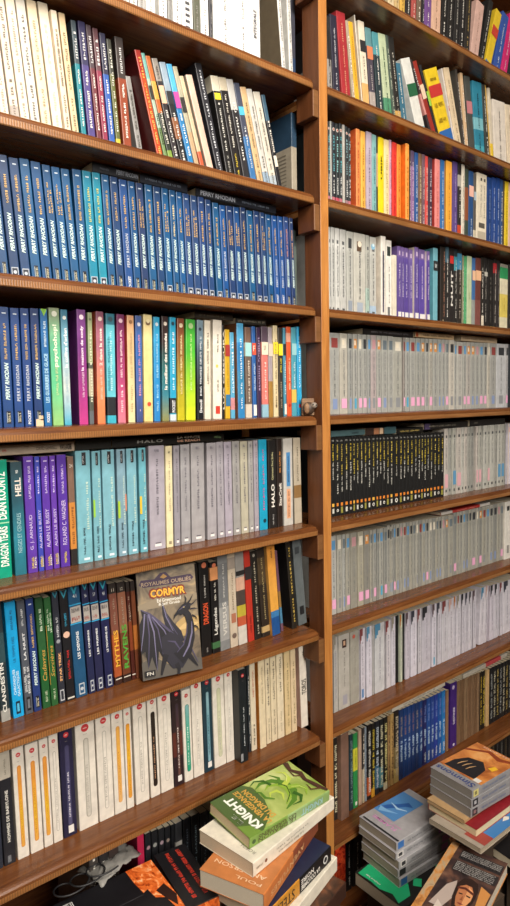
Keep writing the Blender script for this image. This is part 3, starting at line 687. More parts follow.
def blue(no, c, d, w='LES GUERRIERS', **k):
    return B(c, d, t=[(no, .875, .905, .3, 'd6dde2', .5, 'h'), (w, .34, .58, .24, 'dfe2e4', .5, 'b'), (5, .675, .71, .7, '8f3a34', .5, 'h'), (6, .75, .785, .7, '3a3038', .5, 'h')], s=[(.06, .94, .66, .8, 'aaa49e')],
             q=[(0, 1, .645, .655, '2f9fd0'), (0, 1, .81, .82, '2f9fd0'), (.3, .78, .02, .12, 'aeb6bc'), (.38, .7, .032, .108, c)], o=[(.54, .07, .14, 'b5bcc2'), (.5, .73, .3, 'b5564a')], tri=('2fa0b8', '17455a'), **k)
seg('L6', 70, 570, 6.375, ((75, 805), (460, 705)), [
 (40, 118, 95, blue('41', '1f4f74', 'thick blue paperback with a square picture label', 'LES DEMONS')),
 (123, 171, 92, blue('56', '23284a', 'navy paperback with red and white picture label', 'LES OMBRES')),
 (173, 226, 84, blue('57', '252748', 'navy paperback with pale picture label', 'LES PRISMES')),
 (231, 286, 80, blue('48', '20234a', 'dark navy paperback with long white lettering', 'LE TRIOMPHE DE')),
 (291, 342, 92, B('3a221c', 'brown orange paperback with a yellow title', b=[(.5, .9, '7a4a3c'), (.08, .5, 'a5522c'), (.9, 1, '2a2422')], t=[('MYTHES', .18, .54, .6, 'e0a83a', .5, 'b'), (7, .6, .86, .5, '8f7a68'), ('11', .92, .95, .3, 'c9c0b0', .5, 'h')], q=[(.1, .9, .05, .06, 'd9d3c6')])),
 (344, 398, 84, B('33211c', 'brown paperback with a green title', b=[(.5, .9, '8a5a44'), (.08, .5, '6a3a24'), (.9, 1, '2a2422')], t=[('RAVENS', .14, .58, .6, '4f9a3a', .5, 'b'), (7, .6, .86, .5, '8f8474'), ('12', .92, .95, .3, 'c9c0b0', .5, 'h')], q=[(.1, .9, .05, .06, 'd9d3c6')])),
 (400, 426, 78, B('4a2018', 'thin dark red brown paperback', b=[(.9, 1, '2a2422'), (.3, .6, '7a3a20')], t=[(7, .6, .86, .5, '8f7a68')], q=[(.1, .9, .05, .06, 'd9d3c6')])),
 (428, 458, 74, B('6a3a24', 'brown paperback half hidden by the facing cover', b=[(.9, 1, '2a2422'), (.3, .55, 'a5632c')])),
], lean=((105, 160), (150, 735)))
seg('L6', 130, 550, 5.1, ((365, 545), (510, 500)), [
 (318, 366, 78, B('1c1a1b', 'black paperback with a green mark near its foot', o=[(.6, .2, .2, '5f9a4a')], t=[(12, .3, .7, .3, '8f8c86')])),
 (370, 421, 65, B('171616', 'black paperback with a red-orange emblem', t=[('DRAGON', .34, .56, .55, 'd0512c', .5, 'b'), (10, .62, .88, .3, 'a5a29c'), (4, .04, .09, .3, '8f8c86')], o=[(.5, .96, .25, 'b8684a')])),
 (425, 466, 65, B('181718', 'black paperback with a flame picture at its head', b=[(.8, .94, 'c98a5a'), (.05, .12, '3f6a44')], t=[('Légendes', .2, .5, .55, 'cfcdc6', .5, 'b'), (9, .58, .78, .3, 'c9c4b8')], o=[(.5, .96, .25, 'b8684a')])),
], lean=((385, 90), (402, 500)))
seg('L6', 210, 535, 4.636, ((15, 545), (460, 425)), [
 (48, 97, 100, big('VERSUS', '7d7f80', 'grey mottled paperback', tc='c9c6bf', z0=.15, z1=.5, sz=.4, b=[(.1, .45, '9a9a98'), (.5, .9, '6f7173')], t=[(12, .55, .9, .4, 'b5b3ae')])),
 (98, 134, 94, B('c2b4a0', 'beige paperback with figures at its foot', b=[(.83, .95, '9a8f84')], s=[(.2, .8, .26, .36, 'a56a50')], o=[(.5, .12, .3, '6a5a50')], t=[(12, .4, .8, .3, '8a7c6a')])),
 (136, 177, 84, B('8f8c88', 'multi-coloured paperback with a black sticker', b=[(0, .2, 'c9c3ba'), (.2, .3, 'b5563a'), (.3, .42, 'b5a43a'), (.42, .58, '4a3f3a'), (.58, .72, 'c9a08a')], s=[(0, 1, .74, .79, '1d1c1c')])),
 (180, 210, 78, B('b33426', 'red paperback with a black square sticker', s=[(0, 1, .68, .82, '262021')], t=[(10, .1, .3, .3, '7a1d18')])),
 (212, 243, 82, B('23201d', 'black paperback with a pale speckled spine', t=[(22, .06, .92, .5, 'a59c88')], o=[(.5, .95, .2, '8f8a80')])),
 (246, 283, 70, B('2e2620', 'dark bronze paperback', b=[(.05, .12, 'b59a6a'), (.6, .9, '4a3c2a')], t=[(18, .2, .9, .4, '9a8a60')])),
 (287, 330, 55, B('dda040>dca048>d08a3a', 'orange yellow paperback with a deep blue foot', b=[(0, .27, '1f4f8c'), (0.2, .27, '3a74a8')], side='cf9a50', t=[(7, .86, .97, .26, '6a4a2a')], y=-.008)),
 (333, 345, 75, B('6a4a5a', 'thin multi-coloured booklet', b=[(.1, .3, '4a7fa0'), (.3, .5, '8a6a3a')])),
 (384, 407, 40, B('26221c', 'black hardback with a gold spine pattern', side='1d1b1b', t=[(16, .08, .96, .6, 'b59a4a')], y=-.006)),
 (414, 458, 30, B('5f6668', 'slate grey paperback with a black square', q=[(.25, .75, .12, .22, '1d1f22'), (.2, .7, .84, .92, '3a3f42')], side='4a4f50')),
], lean=((270, 80), (300, 430)))

# seventh shelf: white numbered series with coloured slots
def wp(slot, d, line='b9b3a8', c='e3dcd0', tc=None, x0=.34, x1=.68, lo=.1, hi=.84, dot='c22f36', **k):
    pl = [(x0, x1, lo, hi, slot, line)]
    return B(c, d, pill=pl, o=[(.5, .935, .2, dot)], t=[(3, .93, .94, .2, 'f0e6dc', .5, 'h'), (16, lo + .08, .6, .12, tc or 'b0aaa0'), (3, .875, .88, .2, '8a857d', .5, 'h')], p='e0dacb', **k)
ORG = 'e0a04a>e6b92f>e0963a>d9924a'
seg('L7', 0, 720, 6.04, ((30, 905), (470, 690)), [
 (-90, -45, 190, tw('2b2f3a', 'dark grey trade paperback', D=.13)),
 (-42, 28, 190, B('262c38', 'navy black trade paperback with white lettering', t=[('HISTOIRE', .2, .5, .3, 'cfd3d8', .6, 'b')], b=[(.75, 1, 'b9b3a6')], D=.13)),
 (30, 104, 205, big('HOMMES DE BABYLONE', '23242a', 'black trade paperback with a pale head panel', tc='d9d6ce', z0=.2, z1=.66, sz=.26, b=[(.76, 1, 'b9b2a4')], q=[(.3, .6, .02, .08, '6a6d72')], t=[(10, .8, .94, .14, '7d776c')], D=.13)),
 (112, 185, 180, wp(ORG, 'white paperback with an orange slot', 'd08a3a', tc='c98a2a', D=.13)),
 (190, 270, 155, wp(ORG, 'broad white paperback with an orange slot', 'd08a3a', tc='c98a2a', D=.13)),
 (272, 328, 125, wp(ORG, 'narrow white paperback with a deep orange slot', 'd08a3a', tc='c98a2a', x0=.28, x1=.76, D=.13)),
 (329, 387, 95, wp('e3ddd2', 'white paperback with an empty outlined slot', 'b0aaa0', D=.13)),
 (390, 473, 62, wp('5a5878>3f3d62>4a4868', 'navy paperback among white spines', '3a3858', c='25233f', tc='d6d3e0', q=[(.35, .75, .03, .1, 'e3e0dc')], D=.13)),
], lean=((110, 210), (145, 780)))
seg('L7', 70, 700, 6.375, ((65, 840), (510, 640)), [
 (64, 186, 155, wp('cfcabf', 'widest white paperback with a grey slot', 'aaa498', x0=.38, x1=.66, D=.13)),
 (192, 288, 105, wp('e3ddd2', 'wide white paperback with an outlined slot', 'b9b3a8', x0=.38, x1=.66, D=.13)),
 (290, 365, 75, wp('e3b070>e6b04a>dfa050', 'white paperback with a pale orange slot', 'd0964a', tc='c98a3a', D=.13)),
 (367, 415, 55, wp('e09a3a>e6b52f>de8a30', 'slim white paperback with a bright orange slot', 'c9802f', tc='c07a20', x0=.22, x1=.76, D=.13)),
 (425, 512, 15, wp('e3ddd2', 'white paperback with a long plain outlined slot', 'b9b3a8', x0=.36, x1=.68, D=.13)),
], lean=((215, 150), (240, 690)))
seg('L7', 140, 660, 5.1, ((0, 730), (490, 515)), [
 (58, 108, 190, wp('2a211d', 'white paperback with a black slot', '2a211d', tc='b58a6a', x0=.3, x1=.74, D=.13)),
 (111, 177, 175, wp('e3ddd2', 'white paperback with faint outlined slot', 'c2bcb0', D=.13)),
 (179, 230, 150, wp('6a4a44>4a2a28>3a3448', 'dark brown paperback with a reddish picture', '3a2a2a', c='2e2024', tc='d9d0c9', q=[(.35, .75, .04, .1, 'e3e0dc')], b=[(.3, .55, '5a2c24')], D=.13)),
 (231, 276, 160, wp('1f9a78>3fa58a>8fb5c2', 'shorter white paperback with a green slot', '2a7a68', tc='d0e6dc', x0=.3, x1=.76, D=.13)),
 (278, 332, 110, wp('e3ddd2', 'white paperback with a pale grey slot', 'c9c3b8', D=.13)),
 (333, 382, 92, wp('8fb5c2>6a9aa8>9fc0c9', 'dark teal paperback with a light slot', '4a7080', c='203844', tc='3a5a68', q=[(.35, .75, .04, .1, 'e3e0dc')], D=.13)),
 (384, 443, 76, wp('cfd0b0', 'white paperback with an olive slot', 'b5b698', D=.13)),
 (445, 486, 52, wp('e3ddd2', 'narrow white paperback beside the black box book', 'c9c3b8', x0=.3, x1=.72, D=.13)),
], lean=((130, 200), (150, 650)))
seg('L7', 220, 640, 5.1, ((100, 612), (455, 462)), [
 (108, 148, 158, wp('1b2226', 'black hardback pulled forward from the row', '1b2226', c='1a2024', tc='c9ced0', side='2c2e2e', y=-.022, lo=.1, hi=.6, q=[(-.0, .3, .02, .1, '8f9294')], D=.14)),
 (150, 164, 120, tw('222a30', 'thin dark trade paperback', D=.13)),
 (165, 193, 112, B('d9cdb4', 'cream paperback with reddish lettering', t=[(12, .6, .9, .3, 'b5705a'), (9, .06, .3, .3, '4a4640')], D=.13)),
 (208, 241, 102, B('e0d0ae', 'cream paperback with an orange side', side='c07a30', t=[(14, .5, .92, .3, 'a59678')], D=.13, y=-.006)),
 (242, 266, 96, B('e0d2b2', 'cream paperback with black lettering', t=[(14, .45, .95, .42, '4a4238'), (10, .05, .3, .3, 'b0a488')], D=.13)),
 (268, 297, 92, B('dfd0b0', 'cream paperback with dense black lettering', t=[(14, .5, .96, .42, '4a4238'), (12, .08, .4, .3, '8a7e68')], D=.13)),
 (299, 333, 72, B('e2d4b6', 'cream paperback with bold head lettering', t=[(10, .55, .96, .34, '4a4238'), (10, .08, .34, .26, 'b0a488')], D=.13)),
 (338, 368, 58, tw('d9c294', 'tan cream paperback', tc='94835f', D=.13)),
 (370, 397, 52, tw('dcc7a2', 'pale tan paperback', tc='94835f', D=.13)),
 (418, 456, (402, 28), B('e0d8ca', 'white paperback leaning at the row end', t=[('TOROS', .4, .58, .7, '55524c', .5, 'b'), (5, .86, .92, .4, '6a655c')], side='c2a090', D=.13)),
], lean=((215, 120), (228, 560)))

# eighth shelf of the left bay, mostly hidden by the piles
seg('L8', 120, 790, 4.636, ((85, 330), (300, 250)), [
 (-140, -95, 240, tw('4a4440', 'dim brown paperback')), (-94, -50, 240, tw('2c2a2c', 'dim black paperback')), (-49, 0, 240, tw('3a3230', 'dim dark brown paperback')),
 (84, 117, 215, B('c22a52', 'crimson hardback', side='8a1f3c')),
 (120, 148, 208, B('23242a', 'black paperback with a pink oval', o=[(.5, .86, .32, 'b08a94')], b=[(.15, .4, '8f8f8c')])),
 (150, 180, 196, B('212226', 'black paperback with a grey oval', o=[(.5, .86, .32, '9a9c98')], t=[(10, .3, .7, .4, '8a8c8a')])),
 (182, 210, 186, B('25262a', 'black paperback with a mauve oval', o=[(.5, .86, .32, 'a58f98')], b=[(.1, .66, '9a9a96')])),
 (212, 238, 176, B('232428', 'black paperback with a brownish oval', o=[(.5, .86, .32, '9a8a80')], t=[(10, .2, .7, .4, '9a9c9a')])),
 (240, 258, 166, B('202226', 'narrow black paperback', t=[(10, .2, .7, .4, '9a9c9a')])),
 (259, 292, 158, B('c6c4be', 'white and grey paperback among black spines', b=[(.8, 1, '3a3c40')])),
 (295, 330, 140, B('191b20', 'black paperback with thin silver lines', t=[(14, .2, .9, .2, '5a6470')])),
 (332, 372, 125, B('15171b', 'black paperback with blue-grey lettering', t=[(14, .3, .9, .3, '7a8f9a')])),
 (374, 412, 112, B('1a1c20', 'black paperback beside the stacked pile', t=[(14, .3, .9, .3, '5f6a72')])),
 (414, 455, 100, tw('23262a', 'black paperback behind the stacked pile', tc='6a737a')),
 (460, 540, 90, tw('3a2c24', 'dark brown hardback behind the stacked pile')),
])
for r, k in (('L1', 1), ('L2', 2), ('L3', 3), ('L4', 4), ('L5', 5), ('L6', 6), ('L7', 7), ('L8', 8)):
    pass
TOPW = ['top', 'second', 'third', 'fourth', 'fifth', 'sixth', 'seventh', 'lowest']
LNAME = ['white files and albums on the top shelf', 'hardbacks and albums on the second shelf', 'blue paperbacks on the third shelf', 'coloured paperbacks on the fourth shelf',
         'paperbacks on the fifth shelf', 'paperbacks on the sixth shelf', 'white paperbacks on the seventh shelf', 'dark paperbacks on the lowest shelf']
LNOUN = ['large_softcover', 'album_book', 'paperback', 'paperback', 'paperback', 'paperback', 'trade_paperback', 'paperback']
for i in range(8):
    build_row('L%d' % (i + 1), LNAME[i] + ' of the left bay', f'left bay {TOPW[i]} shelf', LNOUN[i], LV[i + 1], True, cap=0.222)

# ================= right bay =================
# top shelf
seg('R1', 385, 0, 4.08, ((20, 10), (510, 290)), [
 (-60, -42, -330, tw('8a4a34', 'reddish brown album')), (-40, -20, -330, tw('c2b49a', 'sandy album')), (-18, 2, -330, tw('6a6a60', 'grey green album')),
 (12, 38, (20, -320), tw('cdbb98', 'cream tan album', tc='7d6a4c')), (40, 60, (46, -310), tw('c2a878', 'tan album', tc='7d6a4c')), (62, 82, (68, -300), tw('d0a84f', 'mustard yellow album', tc='6a5020')),
 (84, 106, (92, -290), tw('2b2928', 'black album with white print')), (108, 128, (116, -280), tw('a54f4a', 'brick red album', tc='e0cfc4')), (130, 148, (140, -270), tw('6f5f50', 'brown grey album')),
 (152, 160, (160, -260), tw('2d2a30', 'thin black album')), (162, 188, (172, -250), tw('6d4a86', 'purple album')), (190, 226, (200, -240), tw('d0aa92', 'pinkish cream album', tc='8a6a58')),
 (229, 250, (246, -215), tw('232222', 'black album with tan foot', b=[(0, .14, 'b59a6a')])), (252, 276, (268, -205), tw('242323', 'black album with pale tan foot', b=[(0, .13, 'cbb386')])),
 (280, 300, (296, -190), tw('282727', 'black album with silver print', tc='b5b2aa')), (302, 322, (318, -180), tw('222122', 'plain black album')), (324, 346, (342, -170), tw('2a2725', 'black album with gold print', tc='b59a5a')),
 (348, 384, (372, 4), tw('c9a69a', 'pink beige album', tc='a58478', n=8)), (388, 408, (425, 0), tw('252525', 'black album with white stacked letters', tc='d3d0c6')),
 (411, 440, (452, 46), B('d6b72f', 'yellow album with red and blue panels', s=[(0, 1, .6, .75, 'b53a2c'), (0, 1, .0, .2, '2c6f9f')])),
 (442, 472, (470, 45), tw('34529a', 'blue album', tc='c9cfe0')), (474, 500, (502, 50), tw('c22a6a', 'magenta pink album', tc='e6c2d0')),
 (503, 530, (535, 80), tw('2a2a2c', 'black album after the magenta one')), (533, 575, (560, 90), tw('8a8078', 'grey brown album')), (578, 610, (600, 100), tw('b5a890', 'beige album at the row end')),
])
# second shelf
seg('R2', 325, 0, 5.1, ((20, 440), (340, 560)), [
 (16, 40, (2, 78), tw('8f8a84', 'black and white narrow album', tc='2a2a2a', b=[(.5, 1, '2c2b2c')])),
 (42, 78, (16, 66), tw('2c2b3a', 'dark navy album with silver lettering', n=22, tc='bdbcc2')),
 (84, 130, (42, 48), B('9f2f35', 'crimson album with peach foot', b=[(0, .1, 'c9806a')], t=[(20, .1, .9, .5, 'cf8f72')])),
 (136, 152, (88, 98), tw('a89a84', 'grey beige album', D=.16)),
 (153, 176, (112, 106), B('d6a62f', 'golden yellow album with a green foot', b=[(0, .08, '6a8f3a')], t=[(12, .3, .85, .3, 'b5861f')])),
 (178, 192, (134, 70), tw('dcd6c8', 'tall cream white album', tc='c2bba8', n=4, side='a89c88', y=-.006)),
 (196, 228, (168, 102), B('ddd2bc', 'cream album with a black square and orange foot', s=[(.05, .95, .68, .8, '262426')], b=[(.1, .35, 'd6a86a')], t=[(8, .4, .64, .4, '7a7264')])),
 (232, 262, (205, 138), B('4a4450', 'dark multi-coloured album with orange panel', s=[(0, 1, .66, .8, 'd07a52')], b=[(.8, 1, '5f8a8f'), (0, .3, 'a59a94')], t=[(12, .2, .6, .4, 'bdb5b0')])),
 (268, 300, (240, 160), tw('2c3a3f', 'dark teal grey album', n=18, b=[(.75, 1, '4f8f98')])),
 (302, 340, (258, 164), tw('b5c2a0', 'pale green album with dark lettering', tc='3f5a48', n=22, b=[(0, .3, '4f8a6a')])),
 (342, 356, (290, 174), tw('4c5a50', 'narrow grey green album', tc='bfc6b2', n=18)),
 (358, 388, (316, 182), tw('2a2927', 'tall black album with tan foot', tc='bdb8ac', b=[(0, .2, 'c29a56')])),
])
seg('R2', 390, 40, 4.25, ((20, 290), (510, 495)), [
 (44, 70, (20, 96), tw('3a6a80', 'blue black album hidden by a white one', y=.004)),
 (96, 140, (32, 84), B('d6d6d0', 'white album with a dark green band', s=[(0, 1, .52, .68, '1f5a3a')], b=[(0, .12, '8fb5c6')], side='c9ccc9')),
 (150, 161, (64, 96), B('332c2e', 'black and pink narrow album', b=[(.35, .6, 'c98a84')], t=[(6, .65, .9, .5, 'c9c2bc')])),
 (163, 184, (84, 98), B('8f2f26', 'red brown album with a cream label', s=[(0, 1, .55, .72, 'd9bfa4')])),
 (186, 200, (122, 106), B('26282a', 'black album with a lime green label', s=[(0, 1, .5, .68, '8fbf4a')])),
 (202, 262, (146, 128), B('dfbf2a', 'widest yellow album with red and blue panels', s=[(0, 1, .64, .79, 'b5302c'), (0, 1, .03, .2, '2a5fa0')], t=[(8, .5, .56, .7, '9a7f1c', .5, 'h'), (8, .3, .36, .6, '9a7f1c', .5, 'h'), (6, .84, .88, .5, '9a7f1c', .5, 'h')])),
 (264, 272, (216, 120), tw('d6cfc8', 'thin white album with a red spot', q=[(.2, .9, .5, .56, 'b5404a')])),
 (274, 299, (228, 118), tw('d6c2a2', 'cream album with brown lettering', tc='7a6246', n=22)),
 (304, 318, (270, 92), tw('3c3632', 'tall dark brown album', side='4a4640', y=-.004)),
 (320, 332, (297, 130), tw('d0b08a', 'thin tan album')),
 (336, 360, (312, 102), B('4a4c48', 'grey green album with a pink label', s=[(0, 1, .55, .7, 'b5757a')])),
 (362, 402, (346, 114), tw('2f7f98', 'turquoise blue album with dark lettering', tc='16303c', n=16, b=[(.4, .55, '7ab5bf'), (.0, .2, '4aa0b0')])),
 (404, 420, (372, 140), tw('3a3f3c', 'dark album beside the turquoise one')),
 (422, 426, (392, 166), tw('d0a850', 'thin mustard album')),
 (427, 440, (412, 182), B('cfc4ae', 'thin white album with yellow foot', b=[(0, .3, 'd9b92f')])),
 (444, 496, (436, 250), tw('d9d0c4', 'white album with grey stacked print', tc='8f8880', n=20)),
 (498, 532, (478, 270), tw('dacbb2', 'cream album after the white one', tc='a59478')),
 (534, 575, (516, 285), tw('b5a58a', 'tan album at the row end')), (577, 615, (560, 300), tw('4a4440', 'dark album at the row end')),
])
# third shelf: narrow comics then coloured paperbacks
def manga(d, c='2b3134', tc='6fb5bd', foot='b06a74', **k):
    k.setdefault('n', 'comic_book')
    return B(c, d, b=[(0, .14, foot)], o=[(.5, .92, .42, 'c9bfb5'), (.55, .92, .25, 'a5564a')], t=[(9, .44, .86, .55, tc), (7, .18, .4, .55, 'cfd2d0'), (2, .06, .1, .4, 'e3dcd6')], **k)
seg('R3', 325, 115, 7.286, ((25, 605), (500, 715)), [
 (24, 41, 44, manga('black narrow comic with pale teal title')), (43, 54, 44, B('b5b5ae', 'thin pale grey comic')), (56, 78, 50, manga('black narrow comic with mid teal title', c='2a2c33', tc='5fa5b0')),
 (82, 105, 60, manga('black narrow comic with pale aqua title', tc='8fc2c2', foot='b5485a')), (108, 130, 60, manga('black narrow comic with deep teal title', tc='4f9fa8')), (133, 151, 70, B('b0ada6', 'pale grey narrow comic')),
 (153, 171, 82, manga('black narrow comic with grey teal title', tc='7f9fa5', foot='9a7a80')), (173, 192, 95, manga('black narrow comic beside an orange spine', tc='7fb0b5')),
 (230, 259, 98, tw('e08a4f', 'broad orange paperback', tc='b5603a', n=8, side='c2562c', y=-.012)), (264, 299, 115, tw('eab04f', 'amber yellow paperback', tc='8f6420', n=8)), (305, 345, 118, tw('b5a8b8', 'lavender grey paperback', tc='6d6478', n=10)),
 (347, 378, 140, tw('7fb0b0', 'dusty teal paperback', tc='36686c', n=12)), (379, 388, 155, B('3a3230', 'thin dark mottled paperback', b=[(.4, .8, 'c2a080')])), (392, 432, 158, big('UBIK', 'e6cf22', 'bright yellow paperback', tc='5a5214', z0=.5, z1=.8, sz=.3)),
 (434, 470, 175, tw('e8d3a0', 'cream paperback', tc='a58d58', n=10)), (472, 488, 180, tw('cfa5b8', 'thin pink lilac paperback', tc='8a5f74')),
])
seg('R3', 385, 125, 7.286, ((0, 640), (490, 755)), [
 (56, 88, 122, tw('d93a34', 'scarlet paperback', tc='a51f20', n=8)), (90, 118, 138, tw('ea8f3a', 'light orange paperback', tc='b5601f', n=8)), (152, 178, 132, tw('f0a04a', 'orange paperback with a darker side', tc='b56a20', n=6, side='df6f20', y=-.012)),
 (180, 188, 180, tw('4a3f30', 'thin dark paperback')), (190, 216, 185, tw('8f6a98', 'mauve paperback with silver head', tc='d6c9d9', b=[(.8, 1, '5a4a68')])), (218, 244, 198, tw('2a5590', 'blue paperback with white lettering', tc='d3dce6', n=18)),
 (246, 270, 205, tw('7a5f48', 'brown paperback with cream lettering', tc='e0d0b0', n=20)), (272, 293, 212, tw('6f5560', 'dusky mauve paperback', tc='d9c2c2', n=18)), (295, 315, 225, tw('cf4a48', 'coral red paperback', tc='efcfc0', n=16)),
 (318, 346, 235, tw('3f3344', 'dark plum paperback', tc='d9d0d6', n=8)), (364, 401, 245, tw('e08a86', 'salmon pink paperback with a red side', tc='b5504c', n=8, side='a5362f', y=-.008)), (404, 434, 252, tw('2f6aa8', 'clear blue paperback', tc='cfdfe9', n=12)), (446, 488, 258, tw('eda83f', 'golden orange paperback', tc='a86f1c', n=10, side='c2862a', y=-.006)),
])
seg('R3', 445, 140, 7.846, ((0, 690), (510, 805)), [
 (60, 98, 165, tw('5f4a86', 'purple paperback', tc='b5a8cc', n=14)), (102, 128, 165, B('2a2827', 'black and white scribbled paperback with red foot', b=[(0, .2, 'c2482a'), (.7, .85, 'a5a096')], t=[(8, .3, .7, .7, 'd6d2c8')])),
 (130, 154, 182, tw('ddd6c6', 'narrow white paperback', tc='a59d8c')), (158, 184, 225, B('3f4a40', 'dark green brown paperback', b=[(.3, .75, '8a5034')])), (186, 222, 240, B('2a4f80', 'blue paperback with a pink and cream label', s=[(0, 1, .65, .8, 'dfb0a0')], t=[(8, .1, .35, .4, 'cfd6df')])),
 (224, 244, 258, B('5a5650', 'narrow dark paperback with blue-grey label', s=[(0, 1, .62, .74, 'a5b5bd')], b=[(0, .2, 'c9c0a8')])),
 (248, 325, 252, B('e0d6c0', 'thick white paperback with black marks', q=[(.35, .5, .9, .94, '3a3632'), (.7, .85, .9, .94, '3a3632'), (.1, .9, .04, .2, 'b5ab96'), (.2, .8, .25, .32, '5a554c')], t=[(14, .4, .85, .1, '8a8478', .4), (12, .4, .85, .1, '8a8478', .75)])),
 (330, 366, 290, tw('1f3f7a', 'dark blue paperback', tc='8f9fc2')), (368, 398, 292, tw('24468a', 'blue paperback with pale lettering', tc='c2cce0', n=16)), (401, 430, 296, tw('1f4488', 'deep blue paperback with pale lettering', tc='c2cce0', n=16)),
 (433, 452, 300, tw('2f4f80', 'narrow steel blue paperback')), (454, 466, 305, tw('4a4030', 'narrow dark brown paperback', tc='c9b040')), (468, 496, 314, tw('e0c22f', 'yellow paperback', tc='a58a1c', n=6)),
 (498, 530, 320, tw('d6b5a5', 'pinkish cream paperback', tc='a58070')), (533, 570, 330, tw('3a5a7a', 'slate blue paperback')), (573, 610, 338, tw('7a3a30', 'brick brown paperback')), (613, 660, 345, tw('c9b592', 'sand coloured paperback at the row end')),
])
# fourth shelf
def gz(d, c='b9bab6', n=14, tc='55575a', **k):
    k.setdefault('t', [(n, .36, .8, .24, tc), (9, .2, .34, .24, '4a4c50')])
    k.setdefault('q', [(.3, .72, .82, .86, '5a5c5e'), (.3, .72, .035, .065, '4a4c4e')])
    return B(c, d, **k)
seg('R4', 325, 220, 7.286, ((35, 640), (505, 695)), [
 (30, 47, 50, gz('narrow grey paperback half behind the upright')), (49, 77, 52, gz('grey paperback with black dots of print')), (79, 112, 58, gz('pale grey paperback with black print', c='c6c7c3')), (114, 158, 66, gz('grey paperback with widely spaced print')),
 (161, 210, 80, gz('grey paperback with a black picture square', c='b2b3ad', q=[(.25, .75, .8, .92, '3a3c3e'), (.2, .8, .05, .17, '8a94a0')])), (213, 298, 90, gz('widest grey paperback with a round white picture', c='bcbbb2', q=[(.25, .65, .78, .9, '5a4636'), (.25, .75, .04, .16, '9aa5b2')], o=[(.48, .87, .17, 'e3d6c2')])),
 (300, 328, 110, gz('grey paperback with green tinted foot', c='a9aaa2', b=[(.05, .35, '9fb5ac')])), (331, 376, 122, gz('grey paperback with a light blue picture', c='b5b6b0', b=[(.02, .14, '9fb5c9')], o=[(.45, .88, .32, '7fb0cc'), (.5, .9, .18, 'c9dfe6')])),
 (410, 446, 115, gz('white paperback with a dark violet bar', c='dcd8d0', n=4, q=[(.3, .6, .06, .82, '4f4a5c')], side='cfc6b8', y=-.012)), (449, 488, 145, gz('white paperback with black square marks', c='e3e0d8', q=[(.1, .75, .8, .92, '2c3430'), (.2, .65, .03, .15, '6a6c6c')], t=[(14, .2, .7, .22, '8f8d88')])),
])
def vio(d, c='6248a0', hd='6f5a94', **k):
    c = {'6248a0': '5e4c90', '5a40a0': '574590', '6a50a6': '655396', '5f45a2': '5b4a92', '5c42aa': '584698', '5a3ca0': '564190'}.get(c, c)
    k.setdefault('t', [(14, .32, .78, .34, 'd6cce6')])
    return B(c, d, b=[(.86, 1, hd)], s=[(.12, .95, .02, .11, 'dcd9d6')], q=[(.35, .7, .88, .94, 'c2b0cc')], **k)
seg('R4', 385, 230, 7.286, ((0, 610), (510, 660)), [
 (52, 88, 180, B('d9d2c0', 'short cream paperback beside violet spines', y=-.004)), (92, 120, 116, vio('violet paperback with white foot label')), (121, 140, 124, vio('narrow violet paperback with faint print')),
 (142, 172, 130, vio('violet paperback with white lettering', c='5a40a0')), (174, 204, 140, vio('violet paperback with pale lettering', c='6a50a6')), (216, 246, 124, vio('violet paperback with a cream side', side='cfc4b5', c='5f45a2', y=-.006)),
 (248, 292, 140, vio('broad violet paperback with white lettering', c='5c42aa')), (300, 328, 152, vio('violet paperback at the end of its set', side='cfc0c0', c='5a3ca0', y=-.006)),
 (352, 385, 130, B('6faab8', 'dusty teal paperback with a black label', s=[(-.02, 1, .7, .83, '25282a')], t=[(3, .74, .79, .5, 'c9cfcf', .5, 'h')], side='5a98a8', y=-.008)),
 (402, 440, 120, B('2c2724', 'black paperback with an orange stripe of print', t=[(22, .1, .95, .2, 'b5806a', .7), (2, .02, .06, .5, 'dcc9a5')], side='1f1c1b', y=-.004)), (442, 464, 122, tw('262424', 'black paperback with a blue-grey head', b=[(.8, 1, '4f7080')])),
 (466, 504, 128, big('NUIT', '272424', 'black paperback with a red square and white lettering', tc='d9d6cf', z0=.25, z1=.7, sz=.4, q=[(.15, .85, .8, .9, 'c2302c')])),
])
